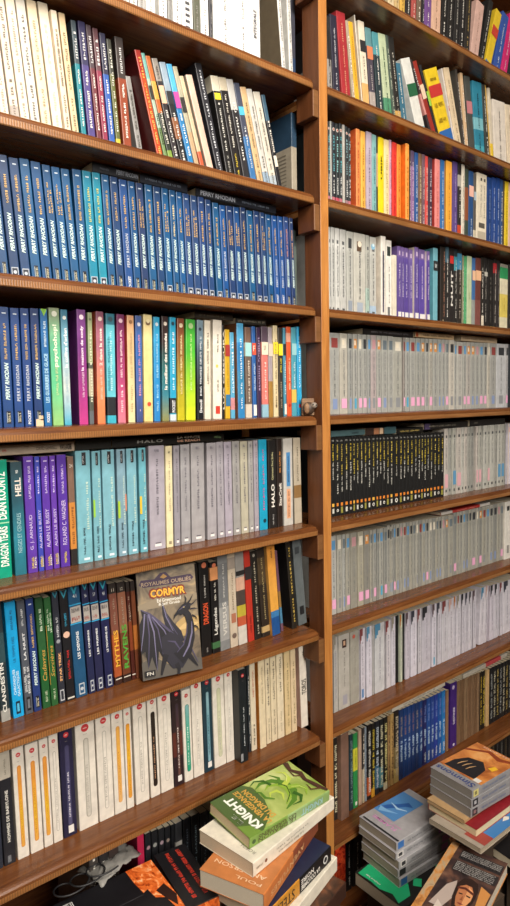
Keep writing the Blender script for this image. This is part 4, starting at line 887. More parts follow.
seg('R4', 445, 240, 7.846, ((0, 635), (500, 680)), [
 (66, 96, 68, tw('242322', 'black paperback with a teal head', b=[(.72, 1, '3f8f9f'), (.9, 1, '24363c')], tc='c9c6be')), (98, 132, 72, tw('2b2724', 'black paperback with a blue picture head', b=[(.74, .95, '3f86a8')], tc='c9c0b0')),
 (136, 148, 120, tw('8a8a70', 'thin olive paperback')), (150, 170, 128, tw('4fa06a', 'green paperback', tc='8fd0a0')), (172, 209, 124, B('b9c6a2', 'pale green cream paperback', side='4fa09a', t=[(4, .4, .5, .3, '8f9c78')])),
 (211, 237, 140, B('3f6a9f', 'blue paperback with a cream label', s=[(-.02, 1.02, .68, .82, 'dfb592')], b=[(0, .4, '8f9490')])), (239, 279, 138, B('6a3a34', 'red brown paperback with a cream label', s=[(-.02, 1.02, .68, .82, 'dfb08a')], b=[(.0, .4, '7a4a44')])),
 (281, 302, 135, tw('26231f', 'black paperback with pale foot label', s=[(0, 1, .02, .18, 'd0c6b2')])), (304, 330, 138, tw('232121', 'black paperback with cream label band', s=[(0, 1, .74, .8, 'b5b2a8')], tc='a5a29a')),
 (333, 374, 150, tw('1f1d1d', 'broad plain black paperback', n=4, tc='6a6862')), (378, 404, 148, tw('252222', 'black paperback with a red picture head', b=[(.8, .94, 'a52a30')], tc='c9c3b8')), (406, 428, 160, tw('2a2628', 'dark paperback beside a white one', tc='8a8480')),
 (432, 490, 185, B('d9d2b5', 'white paperback with green head and yellow foot', b=[(.78, .95, '2f8f58'), (.2, .55, 'd6c262'), (.95, 1, '8f8a80')], t=[(8, .3, .5, .4, 'b59a30')])), (493, 530, 190, tw('2c2a2a', 'black paperback after the green headed one')), (533, 570, 195, tw('3a3434', 'dark brown paperback')), (573, 615, 200, tw('6a6460', 'grey paperback at the row end')),
])
# fifth shelf: the even grey series
def dim(c, k=.9): return ''.join('%02x' % int(int(c[i:i + 2], 16) * k) for i in (0, 2, 4))
def gs(pic, foot, c='b2b3ae', n=16, extra=''):
    c = dim(c, .9)
    names = {'3': 'dark', 'd': 'pale', 'r': 'red', 'o': 'orange', 'b': 'blue', 'p': 'pinkish', 'g': 'grey'}
    cols = {'3': '34373c', 'd': 'd9d2c2', 'r': '8a3f3c', 'o': 'cc8a48', 'b': '5f93c0', 'p': 'bd8f94', 'g': '66727a'}
    fn = {'pink': ('e39cc0', 'pink'), 'blue': ('7f90b5', 'blue'), 'cyan': ('4a9cc0', 'cyan'), 'grey': ('85888c', 'grey'), '': (None, 'no')}
    q = [(.2, .82, .82, .94, cols[pic])]
    if pic in 'od': q.append((.3, .6, .86, .92, 'e6dcc6'))
    if foot and foot != 'pink': q.append((.3, .75, .06, .19, fn[foot][0]))
    s = [(.15, .85, .07, .19, 'dfa3c4')] if foot == 'pink' else []
    return B(c, f'grey paperback with {names[pic]} picture, {fn[foot][1]} foot mark' + extra, q=q, s=s, t=[(n, .42, .8, .22, '77797b'), (8, .22, .38, .22, '66686a')], n='grey_paperback')
def run(row, x0, y0, s, ref, heads, items, **k):
    (hx0, hy0), (hx1, hy1) = heads
    seg(row, x0, y0, s, ref, [(a, b, hy0 + (hy1 - hy0) * (a - hx0) / (hx1 - hx0), st) for a, b, st in items], **k)
run('R5', 325, 322, 7.286, ((40, 690), (505, 668)), ((40, 78), (505, 106)), [
 (36, 110, gs('r', 'blue')), (112, 169, gs('d', 'pink', 'c6c2b6')), (171, 205, gs('3', 'blue', 'a8aaa6')), (207, 241, gs('o', 'cyan')), (243, 275, gs('d', 'pink')), (276, 309, gs('3', 'pink')),
 (312, 337, gs('b', 'blue', 'a9aca8')), (339, 377, gs('p', 'grey', 'c0b2b2')), (379, 412, gs('o', 'pink')), (415, 459, gs('g', 'blue')), (461, 500, gs('g', 'grey'))])
run('R5', 385, 325, 6.0 * 1.2143, ((58, 640), (505, 625)), ((58, 88), (505, 110)), [
 (58, 126, gs('d', 'grey', 'b5b5ac')), (133, 148, gs('r', 'pink', 'a09a94')), (150, 180, gs('b', 'cyan')), (183, 222, gs('r', 'pink')), (224, 258, gs('b', 'pink', 'aeafa8')), (260, 291, gs('o', 'pink', 'a9aaa4')), (294, 318, gs('3', 'grey')),
 (320, 347, gs('o', 'pink', 'bab8ae')), (350, 383, gs('o', 'grey')), (385, 410, gs('b', 'blue')), (412, 436, gs('p', 'blue')), (438, 464, gs('g', 'pink')), (467, 505, gs('3', 'grey', 'd2cdc2'))])
run('R5', 445, 325, 7.846, ((25, 662), (490, 645)), ((25, 128), (490, 150)), [
 (72, 90, gs('b', 'grey')), (92, 138, gs('r', 'grey', 'c4c3bc')), (141, 165, gs('b', 'pink')), (167, 198, gs('o', 'pink', 'bdb9b2')), (200, 233, gs('o', 'blue')), (235, 265, gs('p', 'blue')), (267, 298, gs('b', 'pink')), (300, 328, gs('3', 'pink')),
 (331, 350, gs('d', '', 'cfcabc')), (352, 399, gs('r', 'blue', 'b0b0ac')), (402, 470, gs('3', 'grey', 'cdcfd2', extra=', whitest')), (472, 493, gs('3', 'pink', 'c2c2c4')),
 (497, 540, tw('2b3138', 'slate black paperback')), (543, 580, tw('3a3a40', 'charcoal paperback')), (583, 640, tw('4a4540', 'dark brown grey paperback')), (643, 700, tw('2f2f33', 'black paperback at the row end'))])
# sixth shelf: black series, then pale books
def bk(i):
    r = random.Random(i * 13 + 2); a = .5 + r.random() * .22; b = .28 + r.random() * .2
    y = ['cdb53a', 'd0b84a', 'bda84a', 'd6c05a'][i % 4]; mk = ['white', 'round white', 'square yellow'][i % 3]
    q = [(.25, .75, .125, .165, 'd9822f' if i % 5 else 'e3b04a')]
    if i % 3 == 0: q.append((.3, .72, .04, .1, 'c9c9c0'))
    o = [(.5, .07, .28, 'd3d3cb'), (.5, .07, .14, '2a2a2a')] if i % 3 == 1 else []
    if i % 3 == 2: q.append((.25, .75, .03, .11, '8f8a3f'))
    return B('1b1c1d', f'black paperback with yellow lettering, {mk} foot mark', t=[(8, a, .92, .36, y), (9, b, a - .02, .34, 'c9c8c0'), (2, .945, .965, .5, 'a9a9a4', .5, 'h')], q=q, o=o, n='black_paperback')
c1 = [62, 95, 122, 160, 192, 212, 238, 268, 298, 322, 355, 385, 402, 432, 458, 485]
e1 = [44] + [(a + b) / 2 for a, b in zip(c1, c1[1:])] + [499]
run('R6', 325, 420, 7.286, ((60, 692), (500, 648)), ((40, 128), (500, 108)), [(e1[i], e1[i + 1], bk(i)) for i in range(16)])
c2 = [90, 115, 142, 167, 192, 225, 248, 270, 290, 312, 335, 365, 388, 415]
e2 = [64] + [(a + b) / 2 for a, b in zip(c2, c2[1:])] + [430]
run('R6', 385, 415, 7.286, ((0, 682), (430, 612)), ((0, 148), (430, 125)), [(e2[i], e2[i + 1], bk(i + 16)) for i in range(14)])
def pal(i, c='b8b8b0', pk='', **k):
    r = random.Random(i * 7 + 1)
    q = [(.3, .7, .05, .09, '3f4143'), (.3, .7, .86, .9, '4a4c4e')]
    st = {'pink': [(.1, .95, .12, .32, 'd3a4ac')], 'blue': [(.1, .95, .15, .36, '5a8fb5')], '': []}[pk]
    dsc = {'c4c4bd': 'pale grey', 'b8b8b0': 'grey', 'c9c2ba': 'warm white', 'a9a9a2': 'mid grey', '9c9d98': 'dull grey'}.get(c, 'grey')
    c = dim(c, .92)
    return B(c, f'{dsc} paperback' + {'pink': ' with a pink stained foot', 'blue': ' with a blue foot panel', '': ' with thin print'}[pk], q=q, s=st, t=[(16, .4, .84, .24, '6f7072')], n='grey_paperback', **k)
run('R6', 445, 410, 7.846, ((0, 692), (470, 600)), ((0, 148), (470, 110)), [
 (-36, -8, pal(1, 'c4c4bd')), (-6, 24, pal(2, 'c9c2ba', 'pink')), (26, 50, pal(3, 'a9a9a2', y=.004)), (52, 86, pal(4, 'b8b8b0', 'blue')), (90, 126, pal(5, 'c9c2ba', 'pink')), (128, 148, pal(6, 'c4c4bd')), (150, 174, pal(7, 'c9c2ba')),
 (176, 194, pal(8, 'a9a9a2')), (196, 224, pal(9, '9c9d98')), (242, 260, pal(10, 'c9c2ba', 'pink')), (262, 284, pal(11, 'b8b8b0', 'pink')), (300, 328, pal(12, 'c4c4bd')), (330, 350, pal(13, 'b8b8b0', 'pink')),
 (352, 384, pal(14, 'c4c4bd')), (386, 408, pal(15, 'a9a9a2')), (411, 436, pal(16, 'c4c4bd', 'blue')), (438, 462, pal(17, 'b8b8b0', 'blue')), (464, 474, pal(18, '9c9d98')),
 (490, 545, B('cdc8d2', 'lilac white paperback with a cream border', q=[(0, .08, 0, 1, 'd9c6b0'), (.1, .5, .86, .94, 'd9b5b5')], t=[(10, .3, .8, .3, '77727f')])), (548, 590, tw('8a8a8a', 'mid grey paperback')), (593, 640, tw('4a4a50', 'charcoal paperback')), (643, 700, tw('a5a098', 'beige grey paperback at the row end'))])
# seventh shelf: grey series again
G7 = ['a9a9a2', 'b5b3a9', '9c9d98', 'b0aea2']
def g7(i, pic, foot='', c=None):
    return gs(pic, foot, c or G7[i % 4])
run('R7', 325, 520, 7.286, ((60, 728), (500, 548)), ((50, 120), (500, 48)), [
 (46, 88, g7(0, 'b', 'pink', 'c2c2bc')), (91, 129, g7(1, 'd', 'grey')), (131, 154, g7(2, 'g', 'blue', 'b9bab4')), (156, 187, g7(3, 'b', 'pink')), (189, 238, g7(0, 'p', '', 'a29f94')), (241, 286, g7(1, 'd', 'pink', 'b5b09e')),
 (288, 328, g7(2, 'o', 'pink', '98958c')), (330, 350, g7(3, 'g', 'grey')), (352, 378, g7(0, 'b', 'pink')), (381, 397, g7(2, 'g', '')), (398, 428, g7(1, 'b', 'cyan', 'b2b2a9')), (430, 456, g7(2, 'g', 'pink')), (458, 488, g7(3, '3', 'blue'))])
xs = [14, 40, 62, 82, 108, 133, 157, 180, 203, 225, 247, 271, 296, 320, 345, 369, 391, 414, 437, 462, 496]
run('R7', 385, 500, 7.286, ((0, 727), (505, 570)), ((0, 190), (505, 108)), [(xs[i], xs[i + 1] - 1.5, g7(i, '3gb3prb3gdrb3ddg3pog'[i], ['', 'blue', 'pink', 'blue', '', 'blue', 'blue', '', '', 'grey'][i % 10])) for i in range(20)])
xs = [40, 64, 92, 112, 137, 161, 184, 206, 242, 263, 291, 321, 346, 376, 408, 430, 456]
run('R7', 445, 490, 7.846, ((0, 710), (455, 572)), ((0, 195), (455, 98)), [(xs[i], xs[i + 1] - 1.5, g7(i + 1, '3gr3bg33dorb33pg'[i], ['', 'pink', 'grey', '', 'blue', 'blue', '', 'pink'][i % 8])) for i in range(16)] + [
 (459, 512, B('d9d6ce', 'white paperback with a black square mark', q=[(.3, .75, .84, .92, '26282a'), (.35, .7, .1, .24, '8a8884')], side='cfcac0', y=-.006))] + [(516 + 38 * i, 552 + 38 * i, g7(i, 'gbrd'[i], '')) for i in range(4)])
# eighth shelf: white books with curled dark pictures at their heads
def wc(i, pic='3a3c48', c='d2cfdb', foot=None, d=None, n=14, **k):
    nm = {'3a3c48': 'dark', '7a3f40': 'dark red', '4f86a8': 'blue', 'b5733a': 'orange', '8a8478': 'brownish', '5a4a50': 'plum', '2a2c30': 'black', 'c2a09a': 'rosy'}[pic]
    q = [(.0, .55, .9, 1, pic), (.0, .32, .84, .9, pic), (.0, .16, .8, .84, pic)]
    if i % 3 == 0: q.append((.0, .1, .0, .8, '34343c'))  # dark strip on the left edge paints the shaded gap between books
    if foot: q.append((.3, .7, .03, .15, foot))
    return B(c, d or f'white paperback, {nm} picture curling at its head', q=q, t=[(n, .35, .82, .2, '8d8a98'), (8, .18, .32, .2, '8d8a98')], n='white_paperback', **k)
run('R8', 325, 620, 7.286, ((80, 692), (480, 522)), ((75, 128), (480, 0)), [
 (62, 100, wc(0, '8a8478', 'b0aea9', d='narrow grey paperback nearest the upright')), (103, 184, B('b3afa7', 'broad grey paperback with a framed head picture', q=[(.32, .7, .82, .93, '3a2420'), (.42, .6, .85, .91, 'c9a58a'), (.35, .75, .05, .18, '9a98a2')], t=[(16, .3, .78, .16, '85827c')], n='white_paperback')),
 (187, 252, B('a19e94', 'broad warm grey paperback with a red dot', o=[(.4, .93, .16, 'c25a4a')], t=[(12, .4, .8, .16, '8a877e')], n='white_paperback')),
 (256, 296, wc(3, '7a3f40', 'cfcbd6', foot='5f86b5')), (306, 346, wc(4, '4f86a8', 'd2cfda')), (347, 362, B('a5a5a5', 'thin mid grey paperback', n='white_paperback')), (366, 436, wc(5, '4f86a8', 'c5c6c9', d='broad white paperback with a blue and green head', n=18)),
 (442, 482, wc(6, '7a3f40', 'cdc9cf'))])
run('R8', 385, 595, 7.286, ((10, 712), (505, 478)), ((10, 178), (505, 20)), [
 (10, 42, wc(7, '2a2c30')), (49, 79, wc(8, '8a8478', 'ccc9d3')), (80, 101, B('17191b', 'thin black paperback between white ones', n='white_paperback', y=.004)), (104, 130, wc(9, 'b5733a', 'c2c9b5', d='thin greenish white paperback')), (131, 144, B('1b1d1f', 'thin black paperback behind the greenish one', n='white_paperback', y=.004)),  # the two thin black ones stand in for dark gaps between spines
 (146, 182, wc(10, '5a4a50', 'c6c0cc')), (190, 233, wc(11, '3a3c48')), (235, 268, wc(12, '7a3f40', 'c4c2c9')), (271, 333, wc(13, '2a2c30', 'c0bdc8', d='broad pale lilac paperback with black head picture')), (343, 374, wc(14, '5a4a50', 'd0cdd9', foot='6fa5c2')),
 (376, 412, wc(15, '3a3c48', 'c5c3cd')), (415, 460, wc(16, '7a3f40', 'c6c4cc')), (462, 500, wc(17, 'c2a09a', 'c9c6cf'))])
xs = [28, 62, 90, 124, 156, 186, 212, 246]
run('R8', 445, 575, 7.846, ((0, 710), (510, 482)), ((0, 190), (510, 38)), [(xs[i], xs[i + 1] - 2, wc(18 + i, ['3a3c48', 'b5733a', '8a8478', '2a2c30', '3a3c48', '2a2c30', '5a4a50'][i], ['c9c6d0', 'c2bfc9', 'cdcad3'][i % 3])) for i in range(7)])
seg('R8', 445, 575, 7.846, ((0, 710), (510, 482)), [(264, 300, (286, 105), wc(25, '4f86a8', 'cfcbd4', d='white paperback leaning beside a dark gap')), (302, 326, (316, 90), wc(26, 'c2a09a', 'cbc7d0', d='second leaning white paperback'))])
run('R8', 445, 575, 7.846, ((0, 710), (510, 482)), ((0, 190), (510, 38)), [(a, b, wc(27 + i, p, c)) for i, (a, b, p, c) in enumerate([(336, 350, '5a4a50', 'c4bcc9'), (352, 384, '2a2c30', 'cbc6d2'), (386, 416, '2a2c30', 'c9c6d0'), (424, 452, '7a3f40', 'cdcad4'), (456, 512, '3a3c48', 'd0cdd6'), (515, 550, '8a8478', 'c9c6d0'), (553, 590, '3a3c48', 'c2bfc9'), (593, 640, '7a3f40', 'c9c6d0')])])
# ninth shelf
def r9(c, d, tc='d6cfae', n=20, sz=.55, **k):
    k.setdefault('t', [(n, .1, .93, sz, tc, .5, 'L')]); return B(c, d, **k)
seg('R9', 325, 710, 7.283, ((95, 762), (500, 560)), [
 (66, 96, 215, r9('2a2420', 'black paperback half behind the upright')),
 (112, 178, 190, B('7d5f50', 'thick plain brown hardback', side='8a6a58', y=-.012)), (182, 208, 185, r9('26383f', 'dark teal paperback with mottled spine', n=20, tc='6f8a88')),
 (210, 243, 178, B('2f8a4a', 'green paperback with a yellow panel', b=[(.5, .8, 'c9c23a')], q=[(.35, .75, .03, .08, 'dfe0d6')], t=[(8, .55, .78, .3, '6a8a2a')])), (248, 272, 150, B('b59a84', 'plain beige paperback', side='a08874')),
 (276, 292, 135, r9('3a3430', 'black and white lettered paperback', b=[(0, .45, 'b5a58a')], tc='dcd6c6')), (294, 308, 130, r9('8a95a0', 'thin blue grey paperback', tc='3a3f46')), (312, 340, 115, r9('1f1c1c', 'black paperback with white and red lettering', b=[(.05, .3, 'b5562c')], tc='d6d2c6')),
 (342, 366, 105, r9('221f1b', 'black paperback with yellow lettering', tc='d0b83a', b=[(0, .12, 'c98f2c')])), (368, 398, 90, r9('20242a', 'black paperback with blue-white lettering', tc='bfcad2', b=[(.08, .4, '3a5f78')])), (400, 428, 75, r9('1d2022', 'black paperback with white capitals', b=[(.06, .35, '4f7f88')])),
 (430, 458, 60, r9('22211d', 'black paperback with pale yellow lettering', tc='d3c884', b=[(0, .1, 'c9bfa0')])), (462, 478, 45, r9('9a7a50', 'thin tan paperback', tc='5a4226')), (480, 504, 35, r9('b5935c', 'tan paperback with brown lettering', tc='5a4226')),
])
seg('R9', 385, 690, 7.286, ((60, 690), (440, 440)), [(70, 103, 158, r9('2c2620', 'black and tan paperback beside the blue set', b=[(0, .2, 'c2a86a'), (.2, .5, '7a6a48')], tc='c2b59a'))] +
 [(106 + 28.5 * i, 106 + 28.5 * i + 27, 150 - 12.5 * i, B(['223a6a', '1f3f78', '24427c', '203c74'][i % 4], 'dark blue paperback with silver blue lettering', t=[(8, .62, .9, .42, '8a6a68' if i % 2 else '93857a', .5, 'L'), (9, .26, .56, .5, 'b9cde2', .5, 'L')], n='paperback')) for i in range(6)] +
 [(278 + 27.2 * i, 278 + 27.2 * i + 26, 78 - 13 * i, B(['25285c', '244a8f', '26428a', '2a3f94', '22529c', '2a74b5'][i], ['indigo', 'royal blue', 'deep blue', 'ultramarine', 'mid blue', 'bright blue'][i] + ' paperback with white lettering', t=[(9, .3, .56, .46, 'b9d2e6', .5, 'L'), (8, .66, .92, .42, '6f86c0', .5, 'L'), (5, .05, .2, .42, 'd3dee6', .5, 'L')], n='paperback')) for i in range(6)] +
 [(446, 464, 8, B('8a6a50', 'plain brown paperback beside a purple one', side='8f6f54'))], )
seg('R9', 445, 650, 7.846, ((40, 752), (345, 588)), [(42, 92, 268, big('DESTINEE', '3f2470', 'deep purple paperback with white lettering', tc='cfc6dc', z0=.36, z1=.62, sz=.3, o=[(.4, .93, .2, 'b5a8c6'), (.5, .04, .14, 'cfc6dc')]))] +
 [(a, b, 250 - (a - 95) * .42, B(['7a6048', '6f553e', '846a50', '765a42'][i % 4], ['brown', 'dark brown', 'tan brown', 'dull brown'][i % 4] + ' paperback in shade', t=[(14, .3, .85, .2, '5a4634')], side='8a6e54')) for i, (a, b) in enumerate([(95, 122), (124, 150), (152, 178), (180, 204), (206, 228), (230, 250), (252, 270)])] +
 [(272, 288, 178, r9('2a241c', 'thin black paperback with gold lettering', tc='c2a03a')), (290, 312, 172, r9('1f1d1a', 'black paperback with yellow foot lettering', tc='c9b03a')), (324, 346, 160, B('c2a070', 'tan yellow paperback among black ones', side='cfae7c'))] +
 [(350 + 24 * i, 350 + 24 * i + 22.5, 146 - 11 * i, r9(['1c1d1f', '202122', '1a1b1c'][i % 3], ['black paperback with grey lettering', 'black paperback with cream lettering', 'black paperback with dull gold lettering'][i % 3], tc=['8f9290', 'b5ae96', 'a58f50'][i % 3])) for i in range(10)])
RNOUN = ['album_book', 'album_book', 'paperback', 'paperback', 'paperback', 'paperback', 'grey_paperback', 'white_paperback', 'paperback']
RNAME = ['albums on the top shelf', 'albums on the second shelf', 'comics and paperbacks on the third shelf', 'paperbacks on the fourth shelf', 'grey paperbacks on the fifth shelf', 'black and pale paperbacks on the sixth shelf',
         'grey paperbacks on the seventh shelf', 'white paperbacks on the eighth shelf', 'dark and blue paperbacks on the ninth shelf']
TOPW += ['']; RW = ['top', 'second', 'third', 'fourth', 'fifth', 'sixth', 'seventh', 'eighth', 'ninth']
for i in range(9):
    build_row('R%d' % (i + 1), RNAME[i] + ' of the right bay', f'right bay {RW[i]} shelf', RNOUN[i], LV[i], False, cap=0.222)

# ------------------------------------------------------------------ books lying flat on top of the rows
def lying(row, pxl, pyl, pxr, pyr, top, st, label, noun='paperback', dy=0.0, group=None, on=None, D=None, maxz=None):
    """spine outwards; (pxl, pyl) and (pxr, pyr): lower spine corners, top: y of the upper left corner"""
    Y = SPINE_Y + dy
    a, b = on_y(pxl, pyl, Y), on_y(pxr, pyr, Y); t = on_y(pxl, top, Y)
    z0 = max([q[3] for q in TOPS if q[0] == row and q[2] > a.x and q[1] < b.x] + ([on] if on else []) or [a.z]) + 0.0006
    T = max(.006, t.z - a.z); L = b.x - a.x
    T = min(T, min(q for q in LV if q > z0) - BT - .0015 - z0)
    M = Matrix(((0, 0, 1, a.x), (0, 1, 0, Y), (-1, 0, 0, z0 + T), (0, 0, 0, 1)))
    root = empty(noun, M, label, 'book', group)
    book_parts(root, T, L, D or min(.62 * L, .15), st)
    return z0 + T
GL = 'books lying flat on top of the rows'
lying('L3', 93, 181.5, 139, 190, 166, B('191b22', '', t=[('PERRY RHODAN', .5, .98, .5, '8f95a0', .5, 'b'), (6, .15, .35, .4, '5a5f6a')], side='6a4a34'), 'black paperback lying on the blue row under the second shelf board, left bay', group=GL, D=.12)
lying('L3', 140.5, 192, 187.5, 193, 176, B('20242f', '', t=[(22, .1, .85, .4, '7d8796')]), 'dark slate paperback lying flat on the blue row, middle of three', group=GL, D=.12)
lying('L3', 196, 199, 276, 207, 190.5, B('1c1f28', '', t=[('PERRY RHODAN', .05, .46, .55, 'b5bcc8', .5, 'b'), (16, .55, .9, .4, '6f7a8a')]), 'black paperback with silver lettering lying on the blue row, nearest the post', group=GL, D=.12)
z1 = lying('L4', 195, 318.5, 233, 320, 312, B('3a342c', '', t=[(14, .1, .8, .3, '6f6858')], side='8a6f4f'), 'brown black paperback lying on the coloured row beside the tall blue one', group=GL, D=.12)
lying('L4', 236, 322, 266, 323, 316, B('2a2723', '', t=[(18, .05, .95, .4, '8f8a78')]), 'thin dark paperback lying on the coloured row, nearer the post', group=GL, D=.12)
lying('L5', -32, 457, 74.5, 453.5, 446, B('b0a08c', '', t=[('DAVID GEMMELL', .62, .82, .35, '5a5048', .5), ('WAYLANDER', .85, .97, .6, '26221f', .5, 'b'), (3, .3, .34, .4, 'b5483a')], r=.5), 'beige paperback lying on the violet spines', group=GL, D=.12)
lying('L5', 76, 452, 111.5, 450.5, 441, B('14130f', '', t=[]), 'plain black book lying on the light blue spines', group=GL, D=.12)
lying('L5', 112.5, 450, 224, 442, 440.5, B('151411', '', t=[('HALO', .2, .42, .32, 'a9a9a4', .5, 'bs'), ('LA CHUTE', .55, .76, .26, 'cfcabf', .28, 'b'), ('DE REACH', .55, .76, .26, 'd6a58a', .68, 'b'), (4, .9, .97, .3, '7a9a6a')]), 'black book with white lettering lying on the grey spines', group=GL, D=.14)
lying('R5', 363, 334, 413, 336.5, 328, B('1e1c1d', '', t=[(22, .15, .9, .4, '6f6c70')]), 'black paperback lying on the grey spines, right bay fifth shelf', group=GL, D=.12)
lying('R5', 415, 338, 454, 339, 332.5, B('c9ad86', '', t=[(20, .2, .95, .5, '6a5238')], q=[(.1, .9, .02, .08, 'a5502f')]), 'tan paperback lying on the grey spines, middle of three', group=GL, D=.11)
lying('R5', 461, 341, 497, 341.5, 335, B('c2ad90', '', t=[(20, .05, .92, .45, '8a7458')]), 'beige paperback lying on the grey spines, farthest from the post', group=GL, D=.11)
lying('R6', 331, 434, 365, 435, 428, B('4a666a', '', t=[(6, .6, .8, .4, '24343a')]), 'teal grey book lying on the black series beside the post', group=GL, D=.12)
lying('R6', 366, 435.5, 396, 434, 428, B('3a2a24', '', b=[(.6, 1, '3f5f66')], q=[(.1, .9, .25, .42, 'a5704f'), (.1, .9, .44, .56, 'd3b594')]), 'brown book with a pale figure lying on the black series', group=GL, D=.12)
lying('R6', 397, 431, 423, 430, 425.5, B('1d1c1a', '', t=[(16, .1, .85, .5, 'b5a05a')]), 'black book with yellow lettering lying on the black series', group=GL, D=.12)
lying('R6', 424.5, 428.5, 468, 426, 422, B('1a191a', '', t=[(22, .1, .7, .3, '8a8578')], q=[(.05, .95, 0, .12, '4a3f60')]), 'black book lying where black and pale spines meet', group=GL, D=.12)
lying('R6', 470, 425.5, 505, 423, 419, B('1c1c1d', '', t=[(6, .1, .2, .3, '8a8578')]), 'plain black book lying on the pale spines, right bay sixth shelf', group=GL, D=.12)
lying('R7', 441, 515, 490, 505.5, 512, B('b5322c', '', b=[(0, .22, 'c9c4bc'), (.78, 1, 'd3cfc8')], t=[(12, .3, .7, .4, 'd98a80')]), 'thin red and white booklet lying on the grey seventh shelf spines', 'booklet', group=GL, D=.11)

lying('R9', 392, 718, 445, 693.5, 713, B('c9c2b4', '', t=[(14, .2, .8, .4, '8f897c')]), 'thin whitish booklet lying on the blue set under the eighth shelf, right bay', 'booklet', group=GL, D=.11)
lying('R9', 463, 685, 507, 664, 681, B('b9b2a4', '', b=[(.5, .85, 'b5484a')]), 'thin white and red booklet lying on the black spines, right bay ninth shelf', 'booklet', group=GL, D=.11)

# ------------------------------------------------------------------ books set back behind the upright
def back_book(px, py0, k, st, label, W=.016, H=.178, D=.13, y=1.085, xr=1.0155):
    z = LV[k] + .0004
    M = Matrix.Translation((xr - W, y, z))
    r = empty('paperback', M, label, 'book', 'books set back behind the left bay post')
    book_parts(r, W, H, D, st)
    return r, W, H, D
def side_print(root, D, H, items, name='cover_lettering'):
    """printing on the left board (x = 0), seen with z up; u from the fore-edge (0) to the spine (D)"""
    fr = lambda u, v, o: (-o, D - u, v)
    p = Print(fr)
    for (x0, x1, z0, z1, c) in items:
        p.add([(x0 * D, z0 * H), (x1 * D, z0 * H), (x1 * D, z1 * H), (x0 * D, z1 * H)], [(0, 1, 2, 3)], flat_mat(c) if isinstance(c, str) else c, len(p.F) * .2)
    p.build(name, root)
lines = lambda z0, z1, n, c: [(.12, .88, z0 + (z1 - z0) * i / n, z0 + (z1 - z0) * (i + .35) / n, c) for i in range(n)]
r, W, H, D = back_book(0, 0, 1, B('3f3f4a', '', b=[(0, .35, '2c3f5c')]), 'large dark cover with a red block set back by the post, top shelf', H=.2, D=.15, y=1.07)
side_print(r, D, H, [(0, 1, .5, .66, '8a3030'), (0, 1, .7, .8, '5a5a60'), (0, 1, 0, .35, '27364f')], 'cover_picture')
r, W, H, D = back_book(0, 0, 2, B('9c9382', '', b=[(.62, 1, '2a4258')]), 'grey back cover with blue head set back by the post, second shelf', H=.19, D=.15, y=1.07)
side_print(r, D, H, lines(.2, .58, 9, '6f675a'))
r, W, H, D = back_book(0, 0, 3, B('5a6660', '', b=[(.8, 1, '3f4a48')]), 'grey green cover set back by the post, third shelf', D=.14, y=1.075)
side_print(r, D, H, lines(.15, .75, 8, '7d877c'))

# ------------------------------------------------------------------ small carved wooden owl at the end of the fourth shelf
oz = LV[4] + .0004
owl = empty('carved_ornament', Matrix.Translation((on_y(310.5, 410, 1.024).x, 1.024, oz)) @ Matrix.Rotation(math.radians(-34), 4, 'Z') @ Matrix.Scale(1.12, 4), 'small brown carved wooden ornament at the end of the fourth shelf', 'ornament')
OM = wood_mat('ornament_wood', '6a4e38', 'a88460', 'X', .6)
box('backing_block', -.016, .016, .008, .016, 0, .034, OM, owl, .0012)
def blob(name, c, r, mat, parent, seg=12):
    V, Fc = [], []
    for i in range(seg // 2 + 1):
        a = math.pi * i / (seg // 2)
        for j in range(seg):
            b = 2 * math.pi * j / seg; V.append((c[0] + r[0] * math.sin(a) * math.cos(b), c[1] + r[1] * math.sin(a) * math.sin(b), c[2] + r[2] * math.cos(a)))
    for i in range(seg // 2):
        for j in range(seg):
            a = i * seg + j; b = i * seg + (j + 1) % seg; Fc.append((a, a + seg, b + seg, b))
    return mesh_obj(name, V, Fc, [mat], None, parent, True)
ODK = wood_mat('ornament_dark_wood', '2f241c', '5c4636', 'X', .5)
blob('bird_body', (-.003, .003, .014), (.012, .009, .0135), ODK, owl)
blob('bird_head', (.007, -.001, .020), (.0068, .006, .0062), flat_mat('8f8478'), owl)
for i, (ex, ez) in enumerate(((.0045, .0215), (.0105, .0205))): blob('bird_eye', (ex, -.0062, ez), (.0017, .0012, .0017), flat_mat('1a1512'), owl, 8)
blob('bird_wing', (-.008, -.003, .014), (.006, .005, .011), OM, owl)

# ------------------------------------------------------------------ the book standing face out on the sixth shelf
A, Bp = Vector((0.5652, 1.0290, LV[6] + .0006)), Vector((0.6800, 1.0010, LV[6] + .0006))
ux = (Bp - A).normalized(); tilt = math.radians(9)
bk_dir = Vector((-ux.y, ux.x, 0))                         # away from the viewer
uz = (Vector((0, 0, 1)) * math.cos(tilt) + bk_dir * math.sin(tilt)).normalized()
out = ux.cross(uz)                                          # faces the viewer
CW, CH, CT = (Bp - A).length, .204, .026
